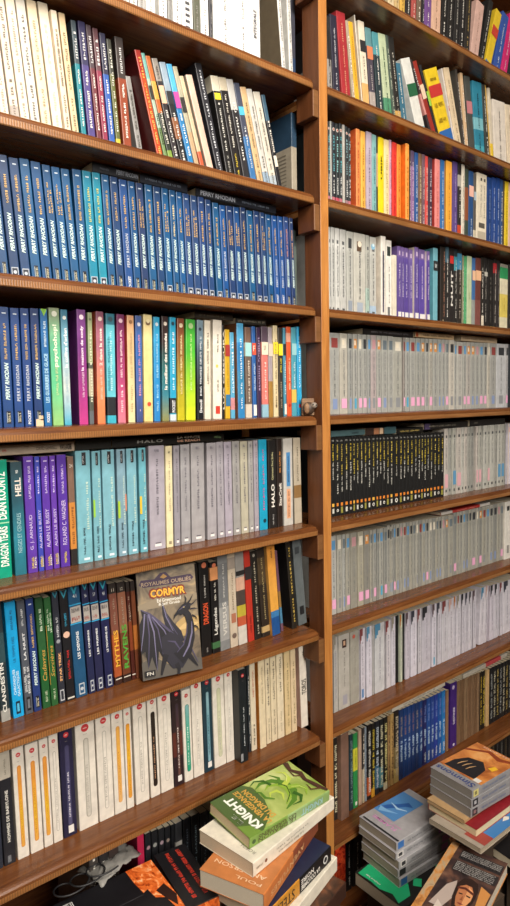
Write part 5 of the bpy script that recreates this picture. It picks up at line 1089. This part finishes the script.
# local x = thickness towards the viewer, y = from spine (left) to fore-edge, z = up
M = Matrix((out, ux, uz)).transposed().to_4x4(); M.translation = A - out * CT + Vector((0, 0, CT * math.sin(tilt)))
def face(root, W, name, items, D=1, H=1):
    """printing on the x = W board; u from spine (0) to fore-edge, v up, both as shares of D and H"""
    fr = lambda u, v, o: (W + o, u, v); p = Print(fr)
    for k, it in enumerate(items):
        if it[0] == 'poly':
            pts = [(u * D, v * H) for u, v in it[1]]
            p.add(pts, [tuple(range(len(pts)))], flat_mat(it[2]) if isinstance(it[2], str) else it[2], 1 + k * .5)
        elif it[0] == 'rect':
            u0, u1, v0, v1 = it[1]; p.add([(u0 * D, v0 * H), (u1 * D, v0 * H), (u1 * D, v1 * H), (u0 * D, v1 * H)], [(0, 1, 2, 3)], flat_mat(it[2]) if isinstance(it[2], str) else it[2], 1 + k * .5)
        elif it[0] == 'text':                # text, u0, u1, v0, v1, colour, bold
            txt, u0, u1, v0, v1, c = it[1:7]; P, f, w = strokes(len(items) + k, txt) if isinstance(txt, int) else glyphs(txt, 0, it[7] if len(it) > 7 else 0.0)
            p.add([((u0 + x / w * (u1 - u0)) * D, (v0 + y * (v1 - v0)) * H) for x, y in P], f, flat_mat(c), 1 + k * .5)
        elif it[0] == 'blade':               # tapering curved stroke through points, widths in shares of D
            pts, ws, c = it[1:4]; n = len(pts); L, Rr = [], []
            for i in range(n):
                a = Vector(pts[max(0, i - 1)]); b = Vector(pts[min(n - 1, i + 1)]); d = Vector(((b.x - a.x) * D, (b.y - a.y) * H)); d.normalize()
                q = Vector((pts[i][0] * D, pts[i][1] * H)); nn = Vector((-d.y, d.x)) * ws[i] * D * .5
                L.append(tuple(q + nn)); Rr.append(tuple(q - nn))
            V = L + Rr; p.add(V, [(i + 1, i, n + i, n + i + 1) for i in range(n - 1)], flat_mat(c), 1 + k * .5)
    return p.build(name, root)
r = empty('paperback', M, 'paperback standing face out with a dark winged dragon and orange title', 'book')
book_parts(r, CT, CH, CW, B('3c3632', '', b=[(.3, .7, '5a4030')], side=art_mat('stormy_sky', ['3a3630', '6d6152', '8f7f66', 'b59c74'], 22, 1.5)))
dk, mid, pur, hl = '14121a', '23212d', '4a4460', '6f6a88'
face(r, CT, 'dragon_picture', [
 ('poly', [(.0, .0), (1, .0), (1, .1), (.75, .17), (.45, .1), (.2, .2), (0, .16)], '57524b'), ('poly', [(.52, .36), (.8, .33), (1, .38), (1, .5), (.8, .53), (.62, .47)], 'b0935f'), ('poly', [(.6, .4), (.9, .4), (1, .44), (.8, .47)], 'c9ab74'), ('poly', [(0, .68), (.3, .72), (.6, .69), (1, .72), (1, .66), (.5, .64), (0, .63)], '8a7c66'),
 # far wing
 ('blade', [(.4, .68), (.43, .57), (.5, .46), (.6, .36), (.66, .28)], [.015, .07, .15, .2, .14], mid), ('blade', [(.41, .67), (.45, .54), (.55, .4)], [.01, .018, .01], hl), ('blade', [(.44, .6), (.52, .46), (.62, .36)], [.008, .014, .008], pur),
 # near wing: five fingers fanning from the shoulder
 ('poly', [(.04, .64), (.16, .6), (.28, .52), (.42, .45), (.56, .36), (.5, .25), (.4, .29), (.36, .16), (.29, .24), (.24, .06), (.17, .2), (.1, .1), (.07, .26), (.0, .24), (.0, .5), (.06, .57)], dk),
 ('blade', [(.04, .64), (.18, .59), (.34, .5), (.55, .37)], [.012, .035, .04, .03], pur), ('blade', [(.18, .59), (.3, .44), (.36, .17)], [.03, .022, .006], pur), ('blade', [(.16, .59), (.23, .42), (.24, .07)], [.03, .022, .006], hl), ('blade', [(.14, .59), (.15, .4), (.1, .11)], [.028, .02, .006], pur), ('blade', [(.1, .6), (.06, .44), (.0, .27)], [.026, .018, .008], hl),
 ('blade', [(.22, .56), (.4, .42), (.5, .26)], [.02, .018, .006], hl),
 # body, hind leg and tail
 ('poly', [(.34, .36), (.5, .4), (.64, .34), (.76, .22), (.76, .12), (.66, .05), (.5, .06), (.4, .14), (.34, .24)], mid), ('blade', [(.4, .2), (.34, .1), (.3, .02)], [.1, .06, .03], dk), ('blade', [(.7, .2), (.8, .14), (.92, .04)], [.12, .08, .015], dk), ('blade', [(.72, .26), (.84, .2), (.93, .07)], [.03, .02, .006], pur), ('blade', [(.56, .1), (.6, .05), (.58, .0)], [.08, .06, .04], dk), ('blade', [(.44, .32), (.56, .3), (.66, .2)], [.01, .03, .01], pur),
 # neck and head turned back
 ('blade', [(.6, .14), (.74, .2), (.83, .32), (.85, .43), (.82, .52), (.76, .58)], [.24, .2, .15, .12, .11, .1], dk), ('blade', [(.68, .15), (.79, .24), (.86, .36), (.87, .46)], [.02, .03, .025, .008], hl), ('blade', [(.58, .2), (.7, .26), (.77, .36), (.79, .45)], [.01, .02, .018, .006], pur),
 ('poly', [(.56, .5), (.6, .53), (.66, .55), (.7, .535), (.78, .555), (.86, .58), (.88, .63), (.82, .645), (.74, .635), (.66, .595), (.58, .545)], dk), ('poly', [(.64, .575), (.74, .615), (.8, .62), (.74, .6)], pur), ('poly', [(.735, .602), (.76, .612), (.765, .602)], 'd9c27a'),
 ('blade', [(.78, .63), (.8, .68), (.78, .715)], [.03, .02, .005], dk), ('blade', [(.82, .63), (.88, .67), (.92, .71)], [.03, .02, .005], dk), ('blade', [(.84, .61), (.92, .63), (.98, .66)], [.03, .02, .005], mid), ('blade', [(.86, .58), (.93, .58), (.99, .57)], [.03, .02, .005], mid), ('blade', [(.88, .52), (.94, .5), (.97, .47)], [.03, .02, .005], dk), ('blade', [(.91, .42), (.96, .4), (.98, .37)], [.03, .02, .005], dk),
 ('rect', (.03, .2, .03, .085), '17161a'), ('text', 'FN', .06, .17, .042, .072, 'c9c5ba', .02)], CW, CH)
face(r, CT, 'title_lettering', [('poly', [(.04, .86), (.08, .905), (.3, .9), (.4, .95), (.5, .955), (.58, .9), (.92, .905), (.97, .87), (.9, .835), (.12, .835)], '43304a'), ('poly', [(.4, .91), (.46, .94), (.52, .91), (.46, .895)], 'b58a4a'),
 ('text', 'ROYAUMES OUBLIÉS', .08, .92, .845, .89, 'b0977c', .02), ('text', 'CORMYR', .19, .83, .72, .82, '7a2f1c', .09), ('text', 'CORMYR', .22, .8, .735, .805, 'f2b236', .03),
 ('text', 'Ed Greenwood', .32, .72, .682, .716, 'ddd8cc', .02), ('text', '& Jeff Grubb', .34, .7, .645, .677, 'ddd8cc', .02)], CW, CH)

# ------------------------------------------------------------------ piles of lying books
def flat(C, Bc, Dc, ztop, T, st, label, noun='paperback', spine='CB', group=None, H=None, D=None, tip=0.0):
    """lying book: C near corner, Bc and Dc the far ends of its long and short edges as seen in the photograph, on the level ztop"""
    zt = ztop + ZO; c, b, d = on_z(*C, zt), on_z(*Bc, zt), on_z(*Dc, zt)
    lu = (b - c).normalized(); s = Vector((-lu.y, lu.x, 0))
    if s.dot(d - c) < 0: s = -s
    Hh = H or (b - c).length; Dd = D or abs((d - c).dot(s)); up = Vector((0, 0, 1))
    if spine == 'CB': y = s; sp = c
    else: y = -s; sp = c + s * Dd
    a = up.cross(y)                            # head of the book
    o = sp if a.dot(lu) > 0 else sp + lu * Hh
    M = Matrix((up, y, a)).transposed().to_4x4(); M.translation = Vector((o.x, o.y, zt - T))
    if tip:                                    # lifted along the edge away from C-B
        piv = Matrix.Translation(Vector((c.x, c.y, zt - T))); ax = lu if lu.cross(s).z > 0 else -lu
        M = piv @ Matrix.Rotation(math.radians(tip), 4, ax) @ piv.inverted() @ M
    r = empty(noun, M, label, 'book', group)
    book_parts(r, T, Hh, Dd, st)
    return r, T, Hh, Dd
LG = 'pile of thick books before the left bay'
gm = art_mat('green_leafy', ['5d7a2c', '86a046', 'b2c070', 'd0d69a'], 9, .6)
r, W, H, D = flat((249, 838), (329, 790), (215, 804), -.760, .0215, B('7fa04a', '', side=gm, b=[(0, .3, '8fae6a'), (.3, .55, '9ab87a')], p='d9c9a4',
      t=[('LE DRAGON', .45, .9, .36, '4a3a1c', .34), ('LES GARDIENS', .45, .9, .36, '4a3a1c', .68), ('KNIGHT', .1, .38, .6, '9fc6c6', .5, 'b')], o=[(.5, .95, .2, '3f5a2a')]),
      'green fantasy paperback with a coiled plant dragon, topmost of the pile', group=LG, tip=5)
g1, g2, g3, g4 = '55822a', 'b9cc52', '34611e', '8db03c'
face(r, W, 'cover_picture', [('poly', [(0, 1), (1, 1), (1, .62), (.85, .56), (.5, .58), (.2, .66), (0, .84)], '4f6434'), ('poly', [(0, 1), (.3, 1), (.2, .9), (0, .86)], '6f8f3a'),
 ('blade', [(.12, .5), (.2, .36), (.38, .27), (.6, .27), (.78, .35), (.84, .47), (.78, .56)], [.02, .09, .13, .14, .1, .06, .01], g1),
 ('blade', [(.2, .46), (.3, .36), (.48, .31), (.64, .34), (.72, .43), (.66, .5)], [.02, .06, .08, .07, .05, .01], g4), ('blade', [(.3, .44), (.42, .39), (.54, .41), (.56, .48), (.48, .52)], [.01, .05, .06, .04, .01], g2),
 ('blade', [(.5, .3), (.42, .2), (.28, .16), (.16, .22)], [.1, .09, .06, .01], g4), ('blade', [(.56, .3), (.64, .19), (.8, .17), (.9, .23)], [.1, .08, .05, .01], g2), ('blade', [(.6, .33), (.76, .27), (.92, .32)], [.07, .06, .01], g1),
 ('blade', [(.34, .3), (.2, .27), (.1, .33), (.12, .42)], [.08, .07, .04, .01], g3), ('blade', [(.7, .4), (.86, .42), (.94, .5), (.88, .58)], [.06, .05, .03, .01], g3), ('blade', [(.4, .5), (.52, .56), (.66, .55), (.74, .6)], [.02, .05, .04, .01], g1),
 ('blade', [(.22, .44), (.34, .34), (.52, .29), (.68, .33)], [.008, .014, .014, .006], '27481a'), ('blade', [(.46, .26), (.38, .19), (.26, .17)], [.008, .012, .004], 'dbe68a'), ('blade', [(.6, .25), (.7, .19), (.82, .19)], [.008, .012, .004], 'e3ec9a'),
 ('blade', [(.02, .02), (.2, .05), (.45, .08), (.62, .05), (.78, .1), (.98, .06)], [.05, .09, .07, .1, .07, .1], '4a2f24'), ('blade', [(.12, .05), (.2, .14), (.34, .12)], [.03, .04, .01], '5a3a2a'), ('blade', [(.55, .06), (.62, .13), (.76, .12)], [.03, .03, .01], '5a3a2a')], D, H)
face(r, W, 'title_lettering', [('text', 'E.E.', .3, .56, .92, .965, 'f0f2e6', .03), ('text', 'KNIGHT', .08, .9, .8, .895, 'f0f2e6', .04), ('text', 'LA VENGEANCE', .06, .94, .705, .765, 'd0a04a', .03), ('text', 'DU DRAGON', .12, .88, .625, .69, 'd0a04a', .03)], D, H)
r, W, H, D = flat((253, 863.5), (334, 797), (197, 831), -.7822, .026, B('e3dccb', '', p='d9ccb2', t=[('Les Rois aventuriers', .42, .72, .16, '7a7468', .35), ('Le Royaume de Tobin', .36, .74, .16, '7a7468', .66), (5, .9, .97, .2, 'a59c8c')], o=[(.5, .86, .13, '7a4a34')]),
      'thick white paperback under the green one in the pile', 'paperback', group=LG)
face(r, W, 'cover_lettering', [('text', 'ROBIN', .1, .34, .9, .93, '8a8478'), ('poly', [(.42, .8), (.46, .84), (.43, .87), (.4, .83)], '9a7a3a')], D, H)
r, W, H, D = flat((264, 895), (318, 815.5), (200, 868.5), -.8090, .031, B('c9783f', '', side='c27a44', p='cfc4b0', t=[('AVENTURES', .3, .9, .3, 'd9a878', .5, 'bs')], b=[(.0, .5, '8a4a30')]),
      'orange paperback with pale spaced lettering, third in the pile', group=LG)
face(r, W, 'cover_lettering', [('text', 'ANDERSON', .1, .9, .84, .88, 'e3c2a0', .01), ('text', 'POUL', .1, .5, .92, .95, 'e3c2a0', .01)], D, H)
r, W, H, D = flat((266, 914), (331, 846), (208, 884), -.8408, .03, B('131317', '', side='1f2844', b=[(.52, 1, 'c98a2f'), (.0, .1, '101014')], t=[('LA COLOMBE', .2, .5, .3, 'dcd8d0', .34, 'b'), ('NOIRE', .3, .5, .3, 'dcd8d0', .7, 'b'), ('STEEPS', .6, .92, .6, '3a2a18', .5)], o=[(.5, .1, .26, 'd9d9d6'), (.5, .1, .17, '24242a')]),
      'black and yellow spined paperback with a white roundel, fourth in the pile', group=LG)
face(r, W, 'cover_lettering', [('text', 'DOUBLE VIE', .7, .97, .3, .34, '8f9cc0'), ('text', 12, .75, .97, .12, .14, 'c9c9c0')], D, H)
r, W, H, D = flat((283, 926), (337, 857), (222, 900), -.8714, .028, B('e0d9c8', '', p='e3dac6'), 'white paperback with a bare spine, fifth in the pile', group=LG)
r, W, H, D = flat((300, 938), (346, 882), (240, 905), -.9000, .03, B('3a241c', '', side=art_mat('brown_painted', ['24160f', '4a2c1c', '6a4028', '8f5a38'], 25, 1.2), t=[('FAYEL', .5, .9, .7, 'b5512c', .5, 'b')]), 'dark brown paperback with red lettering, sixth in the pile', group=LG)
face(r, W, 'cover_lettering', [('text', 'SALVA', .2, .95, .3, .46, 'b55a34', .02)], D, H)
# black books to the left of the pile
fire = art_mat('flames', ['5a1c0c', 'd05a20', 'f0803a', 'ffd9a8'], 40, 2.0)
r, W, H, D = flat((204, 930), (151, 860), (110, 955), -.862, .028, B('17161a', '', p='8f8880'), 'large black hardback with a fiery corner picture and white barcode', 'hardback', spine='x', D=.186)
face(r, W, 'cover_picture', [('poly', [(.72, 1), (1, 1), (1, .22), (.93, .3), (.9, .5), (.82, .55), (.8, .68), (.75, .66), (.73, .8)], fire), ('poly', [(.86, .62), (.96, .66), (1, .48), (.95, .36), (.9, .48)], '2a120c'), ('rect', (.5, .74, .64, .645), '4a484c')], D, H)
face(r, W, 'barcode', [('rect', (.04, .16, .85, .94), 'd9d9d4')] + [('rect', (.055 + .0125 * i, .06 + .0125 * i + .003 * (i % 3), .865, .93), '3a3a3a') for i in range(8)], D, H)
r, W, H, D = flat((219, 896), (183, 845), (188, 908), -.8615, .034, B('1b1a1d', '', p='4a3a30'), 'narrow thick black book with two lines of red lettering', 'hardback', spine='CB', D=.064)
r.matrix_world = Matrix.Translation((0.004, 0, 0.002)) @ r.matrix_world
fr = lambda u, v, o: (W + o, u, v)
for u in (.32, .66):
    p = Print(fr); P, f, w = strokes(3 if u < .5 else 5, 34); hh = .0075
    p.add([(u * D + hh / 2 - y * hh, (.06 + x / w * .84) * H) for x, y in P], f, flat_mat('d8402e'), 1); p.build('title_lettering', r)
p = Print(lambda u, v, o: (u, v, H + o)); p.add([(.002, .003), (.002, D - .003), (W - .002, D - .003), (W - .002, .003)], [(3, 2, 1, 0)], fire, 3); p.build('end_picture', r)

# crumpled paper and a looped cable behind the black hardback
rn = random.Random(4); n = 14; V, Fc = [], []
o0 = on_z(96, 878, ZO - .868)
for i in range(n):
    for j in range(n):
        u, v = i / (n - 1) - .5, j / (n - 1) - .5
        V.append((u * .1 + rn.uniform(-.003, .003), v * .07 + rn.uniform(-.003, .003), .004 + .016 * (1 - 3 * (u * u + v * v)) * rn.uniform(.35, 1)))
for i in range(n - 1):
    for j in range(n - 1): a = i * n + j; Fc.append((a, a + n, a + n + 1, a + 1))
cp = mesh_obj('crumpled_paper', V, Fc, [flat_mat('8f8d88', .6)], None, None, True)
md = cp.modifiers.new('thickness', 'SOLIDIFY'); md.thickness = .0006
cp.location = on_z(112, 866, ZO - .862) + Vector((0, .012, 0)); cp.rotation_euler.z = .3
cp['label'] = 'crumpled grey-white paper behind the black hardback under the seventh shelf'; cp['category'] = 'paper'
cu = bpy.data.curves.new('looped_cable', 'CURVE'); cu.dimensions = '3D'; cu.bevel_depth = .0016; cu.bevel_resolution = 2
sp = cu.splines.new('NURBS'); base = on_z(74, 884, ZO - .855); N = 26; sp.points.add(N - 1); sp.use_endpoint_u = True
for i in range(N):
    a = i * .72; sp.points[i].co = (base.x + .026 * math.cos(a) + .0035 * i - .03, base.y - .01 + .02 * math.sin(a), base.z + .004 + .0003 * i, 1)
tmp = bpy.data.objects.new('looped_cable', cu); COL.objects.link(tmp)
bpy.context.evaluated_depsgraph_get().update()
cm_ = bpy.data.meshes.new_from_object(tmp.evaluated_get(bpy.context.evaluated_depsgraph_get()))
bpy.data.objects.remove(tmp); cb = bpy.data.objects.new('looped_cable', cm_); COL.objects.link(cb); cm_.materials.clear(); cm_.materials.append(flat_mat('242426', .5))
cb['label'] = 'dark grey looped cable lying beside the crumpled paper'; cb['category'] = 'cable'

# ------------------------------------------------------------------ piles before the right bay
RG = 'grey paperbacks stacked before the right bay'
zt = -1.0; offs = [(0, 0), (-.6, .8), (2.5, 1.2), (1.5, .6), (3, .5)]; names = ['topmost of five stacked by the post, blue cover picture', 'second from the top of the stack of five', 'third in the stack of five, black mark on its spine', 'fourth from the top of the stack of five', 'lowest of the stack of five, blue spine square']
for i in range(5):
    T = [.021, .017, .02, .02, .021][i]; dx, dy = offs[i]; k = (-zt - 1.0) * 455
    c = 'a9a8aa'
    st = B(c, '', p='a59c8c', side='a7a5a8', q=[(.15, .9, .86, .97, ['3f72b5', 'd9d6d2', 'd6d4d0', '232326', '2f6ab0'][i])] + ([(.3, .75, .88, .95, '3a3a3c')] if i in (1, 2) else []), s=[(.1, .9, .02 + .03 * (i % 2), .18, 'd48fc6')] if i != 4 else [], t=[(18, .25, .8, .28, '77787c')])
    r, W, H, D = flat((396.4 + dx, 843 + dy + k), (446.5 + dx, 812 + dy + k), (355.5 + dx, 819 + dy + k), zt, T, st, 'grey paperback, ' + names[i], 'grey_paperback', group=RG, H=.18, D=.117)
    if i == 0:
        face(r, W, 'cover_picture', [('rect', (.45, 1, .12, .72), '4f86c0'), ('poly', [(.5, .3), (.62, .36), (.74, .5), (.86, .62), (.98, .66), (.9, .5), (.78, .4), (.66, .26)], '2a5aa0'), ('poly', [(.55, .55), (.7, .62), (.9, .7), (.98, .6), (.8, .6)], '7fb0dc'), ('blade', [(.5, .42), (.68, .48), (.9, .44)], [.02, .06, .01], 'a9cbe6'), ('rect', (0, .94, .945, .975), '26262a')], D, H)
        face(r, W, 'title_lettering', [('text', 'FLAMME', .25, .85, .8, .86, 'd08ac0', .01), ('text', 14, .2, .7, .75, .775, 'c98ab8'), ('text', 'J ai lu', .4, .56, .952, .968, 'c9c9cc')], D, H)
    zt -= T + .0004
r, W, H, D = flat((404, 909), (449, 873), (342, 881), zt, .03, B('1d1c1b', '', p='a89c88', t=[(9, .6, .92, .3, 'c9c9c4'), (12, .15, .52, .3, 'a9a9a4')], q=[(.2, .5, .05, .12, '2fa05a')]), 'black paperback with a green splashed cover under the grey stack', H=.2)
gsp = '1fae74'
face(r, W, 'cover_picture', [('poly', [(.12, .985), (.3, .93), (.5, .985), (.7, .97), (.95, .985), (.97, .8), (.9, .5), (.75, .45), (.5, .6), (.3, .66), (.1, .8)], gsp), ('poly', [(.2, .2), (.5, .3), (.8, .25), (.9, .1), (.4, .05)], gsp), ('poly', [(.1, .6), (.2, .5), (.3, .56), (.2, .66)], gsp), ('text', 12, .55, .85, .92, .94, 'd9d9d4')], D, H)
zb = zt - .031
SG = 'grey volumes stacked under the orange desert cover'
zt = -.86
for i, nm in enumerate(('topmost of three, orange desert cover with blue lettering', 'middle of three under the desert cover', 'lowest of three under the desert cover')):
    T = .0203; k = i * .0207 * 455; dx = -.6 * i
    st = B('8f8e90', '', p='8a8782', side='8f8d8e', q=[(.12, .88, .87, .97, ['c9c07a', '26262a', '2f2c30'][i]), (.3, .7, .9, .945, ['7a7448', 'a9a9ac', '8a6a6a'][i])], t=[(16, .3, .8, .3, '5f6f96')])  # page edges greyed, the shadow on them put into the colour
    r, W, H, D = flat((472 + dx, 790.7 + k), (514 + dx, 766 + k), (429 + dx, 768 + k), zt, T, st, 'thick grey paperback, ' + nm, 'grey_paperback', group=SG, H=.178, D=.114)
    if i == 0:
        dune = art_mat('desert', ['7a3a1c', 'b56a30', 'd98f48', 'e6b070'], 16, 1.0)
        face(r, W, 'cover_picture', [('rect', (0, 1, .0, .82), dune), ('poly', [(.2, .78), (.25, .5), (.45, .36), (.75, .42), (.88, .6), (.9, .8)], '1c1a1e'), ('poly', [(.0, .1), (.3, .2), (.6, .12), (1, .3), (1, .24), (.6, .06), (.3, .12), (0, .04)], '8a3c1c'), ('poly', [(.14, .46), (.26, .44), (.2, .34), (.1, .36)], 'e6b52a'), ('blade', [(.45, .52), (.5, .6), (.52, .68)], [.01, .03, .01], 'c9a070'), ('blade', [(.56, .5), (.61, .58), (.63, .66)], [.01, .03, .01], 'c9a070'), ('blade', [(.67, .5), (.72, .58), (.74, .66)], [.01, .03, .01], 'c9a070'), ('rect', (.06, .2, .74, .82), 'dcd9d2')], D, H)
        face(r, W, 'title_lettering', [('text', 'Simmons', .06, .96, .86, .96, '2c3f78', .02), ('text', 'LES CANTOS', .2, .8, .02, .05, 'e3d6c9')], D, H)
    zt -= T + .0004
r, W, H, D = flat((464.5, 820.5), (500, 796), (445, 810), zt, .008, B('b08f66', '', p='b59a74', side='b5946a'), 'thin tan paperback under the thick grey volumes', H=.17, D=.1)
zt -= .0085
r, W, H, D = flat((476.6, 830), (513, 803), (446, 814.5), zt, .017, B('8f2028', '', p='d9c9a4', side='8a1f28'), 'dark red hardback with cream page edges under the tan paperback', 'hardback', spine='x', H=.19, D=.125)
face(r, W, 'cover_lettering', [('text', 8, .55, .9, .9, .93, 'a5484a')], D, H)
zt -= .0175
r, W, H, D = flat((481, 849), (520, 818), (443, 829), zt, .012, B('a89c8c', '', p='a89c88', side='a59a8c'), 'large pale grey and blue softcover under the red hardback', 'large_softcover', spine='x', H=.22, D=.13)
face(r, W, 'cover_picture', [('rect', (.62, 1, .22, 1), '3a78b5'), ('rect', (.62, 1, .06, .22), '9a4038'), ('poly', [(.8, .6), (.86, .64), (.9, .6), (.86, .52)], 'd9d6d0')], D, H)
zt -= .0125
zt -= .05
r, W, H, D = flat((540, 880), (585, 850), (497, 862), zt, .02, B('1a191b', '', side='1c1b1d'), 'black softcover with a white mark beneath the blue one', 'large_softcover', H=.2, D=.13)
face(r, W, 'cover_lettering', [('blade', [(.55, .84), (.62, .9)], [.03, .03], 'd9d9d6')], D, H)
zr = zt - .031
# the book with the painted face, tipped towards the viewer
ta, tb = on_z(452.8, 841, ZO - .985), on_z(509, 861, ZO - .985)
hz_ = (on_z(411, 906, ZO - .985) - ta).normalized(); ay = Vector((-hz_.y, hz_.x, 0))
if ay.dot(tb - ta) < 0: ay = -ay
down = hz_
za = -down; xa = ay.cross(za); T, H, D = .024, .255, abs((tb - ta).dot(ay))
M = Matrix((xa, ay, za)).transposed().to_4x4(); M.translation = ta - za * H - xa * T
r = empty('paperback', M, 'paperback lying face down, its back cover showing a face with a headband', 'book')
sp_m = art_mat('orange_marble', ['8a5a34', 'c98a48', 'b5a080', '9a7a5a'], 30, 1.5)
book_parts(r, T, H, D, B('b57a40', '', side=art_mat('smoky_brown', ['1c1618', '3a2c2c', '6a4a3c', '8a6a58'], 14, 1.0), p='c9bfae'))
sq = lambda its: [(k, [(u, 1 - (1 - v) * .86) for u, v in a], *rest) if k == 'poly' else (k, (a[0], a[1], 1 - (1 - a[2]) * .86, 1 - (1 - a[3]) * .86), *rest) if k == 'rect' and a[3] < .99 else (k, a, rest[0], rest[1], 1 - (1 - rest[2]) * .86, 1 - (1 - rest[3]) * .86, *rest[4:]) if k == 'text' else (k, a, *rest) for k, a, *rest in its]
face(r, T, 'cover_picture', sq([('rect', (0, .14, 0, 1), sp_m), ('rect', (.24, .98, .79, .93), '2a2628'), ('rect', (.24, .98, .62, .76), '2a2628'),
 ('poly', [(.2, .1), (.3, .4), (.42, .5), (.5, .3), (.4, .1)], 'b5a59c'), ('poly', [(.8, .55), (.98, .5), (.98, .2), (.86, .24)], 'c98a4a'), ('poly', [(.3, .18), (.5, .08), (.98, .16), (.98, .04), (.3, .0)], 'cfc2b8'),
 ('poly', [(.44, .46), (.5, .56), (.62, .59), (.74, .56), (.8, .46), (.8, .3), (.74, .18), (.64, .12), (.54, .16), (.47, .28)], '2c1c18'),
 ('poly', [(.5, .44), (.58, .49), (.68, .49), (.75, .42), (.76, .32), (.72, .22), (.65, .17), (.57, .2), (.52, .3)], 'b5744c'), ('poly', [(.64, .48), (.75, .42), (.76, .32), (.72, .22), (.66, .18)], 'd99a68'),
 ('poly', [(.48, .43), (.6, .455), (.76, .42), (.765, .39), (.6, .425), (.48, .4)], '5a2a20'), ('poly', [(.54, .36), (.6, .365), (.6, .35), (.54, .345)], '2a1614'), ('poly', [(.66, .365), (.73, .36), (.73, .345), (.66, .35)], '2a1614'), ('poly', [(.62, .34), (.645, .28), (.6, .275)], '8f5234'), ('poly', [(.58, .235), (.64, .245), (.69, .235), (.64, .222)], '8a3a30')]), D, H)
face(r, T, 'blurb_lettering', sq([('text', 30, .26, .96, .79 + .022 * i + .003, .79 + .022 * i + .016, 'b5b2ae') for i in range(6)] + [('text', 28, .26, .94, .62 + .022 * i + .003, .62 + .022 * i + .016, 'b5b2ae') for i in range(6)]), D, H)

# ------------------------------------------------------------------ lowest shelf of the right bay, behind the piles
LV10 = 0.082
flame = art_mat('red_flames', ['5a120c', 'b52a18', 'e0562c', 'c23a20'], 60, 1.5)
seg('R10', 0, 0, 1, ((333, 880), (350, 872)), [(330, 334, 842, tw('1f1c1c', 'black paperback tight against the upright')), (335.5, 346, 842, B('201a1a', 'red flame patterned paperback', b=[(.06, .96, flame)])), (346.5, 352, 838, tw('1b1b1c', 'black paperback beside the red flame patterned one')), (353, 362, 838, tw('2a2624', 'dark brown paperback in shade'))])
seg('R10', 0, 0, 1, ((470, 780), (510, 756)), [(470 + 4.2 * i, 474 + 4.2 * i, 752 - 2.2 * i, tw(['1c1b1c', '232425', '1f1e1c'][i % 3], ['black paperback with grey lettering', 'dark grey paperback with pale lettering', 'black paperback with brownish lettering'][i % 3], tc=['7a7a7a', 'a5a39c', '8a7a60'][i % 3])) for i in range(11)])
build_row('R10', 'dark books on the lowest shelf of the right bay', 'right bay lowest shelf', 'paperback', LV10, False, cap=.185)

# plain dark cartons that carry the piles, mostly hidden under them
bpy.context.view_layer.update()
def carton(frag, label, shrink=.12, ymax=.99):
    r = next(o for o in bpy.data.objects if o.get('label') and frag in o['label'])
    P = [c.matrix_world @ Vector(v) for c in r.children for v in c.bound_box]
    x0, x1, y0, y1 = min(p.x for p in P), max(p.x for p in P), min(p.y for p in P), min(ymax, max(p.y for p in P)); h = min(p.z for p in P) - .0008
    dx, dy = (x1 - x0) * shrink, (y1 - y0) * shrink; x0 += dx; x1 -= dx; y0 += dy; y1 -= dy
    e = empty('cardboard_box', Matrix.Translation(((x0 + x1) / 2, (y0 + y1) / 2, 0)), label, 'box')
    m = cover_mat('3f3226', .8); w, d = (x1 - x0) / 2, (y1 - y0) / 2
    box('body', -w, w, -d, d, 0, h - .004, m, e, .002)
    box('flap', -w, w, -d, -.0005, h - .004, h - .0008, m, e); box('flap', -w, w, .0005, d, h - .004, h - .0008, m, e)
carton('dark brown paperback with red lettering, sixth', 'dark cardboard box under the pile with the green fantasy paperback')
carton('large black hardback with a fiery', 'dark cardboard box under the black hardback with the fiery corner', .2)
carton('narrow thick black book', 'dark cardboard box under the narrow black book with red lettering', .2)
carton('green splashed cover', 'dark cardboard box under the stack of five grey paperbacks')
carton('large pale grey and blue softcover', 'dark cardboard box under the pile topped by the desert cover', .25)
carton('headband', 'dark cardboard box under the paperback with the painted face', .2)
carton('black softcover with a white mark', 'dark cardboard box under the black softcover with a white mark', .2)
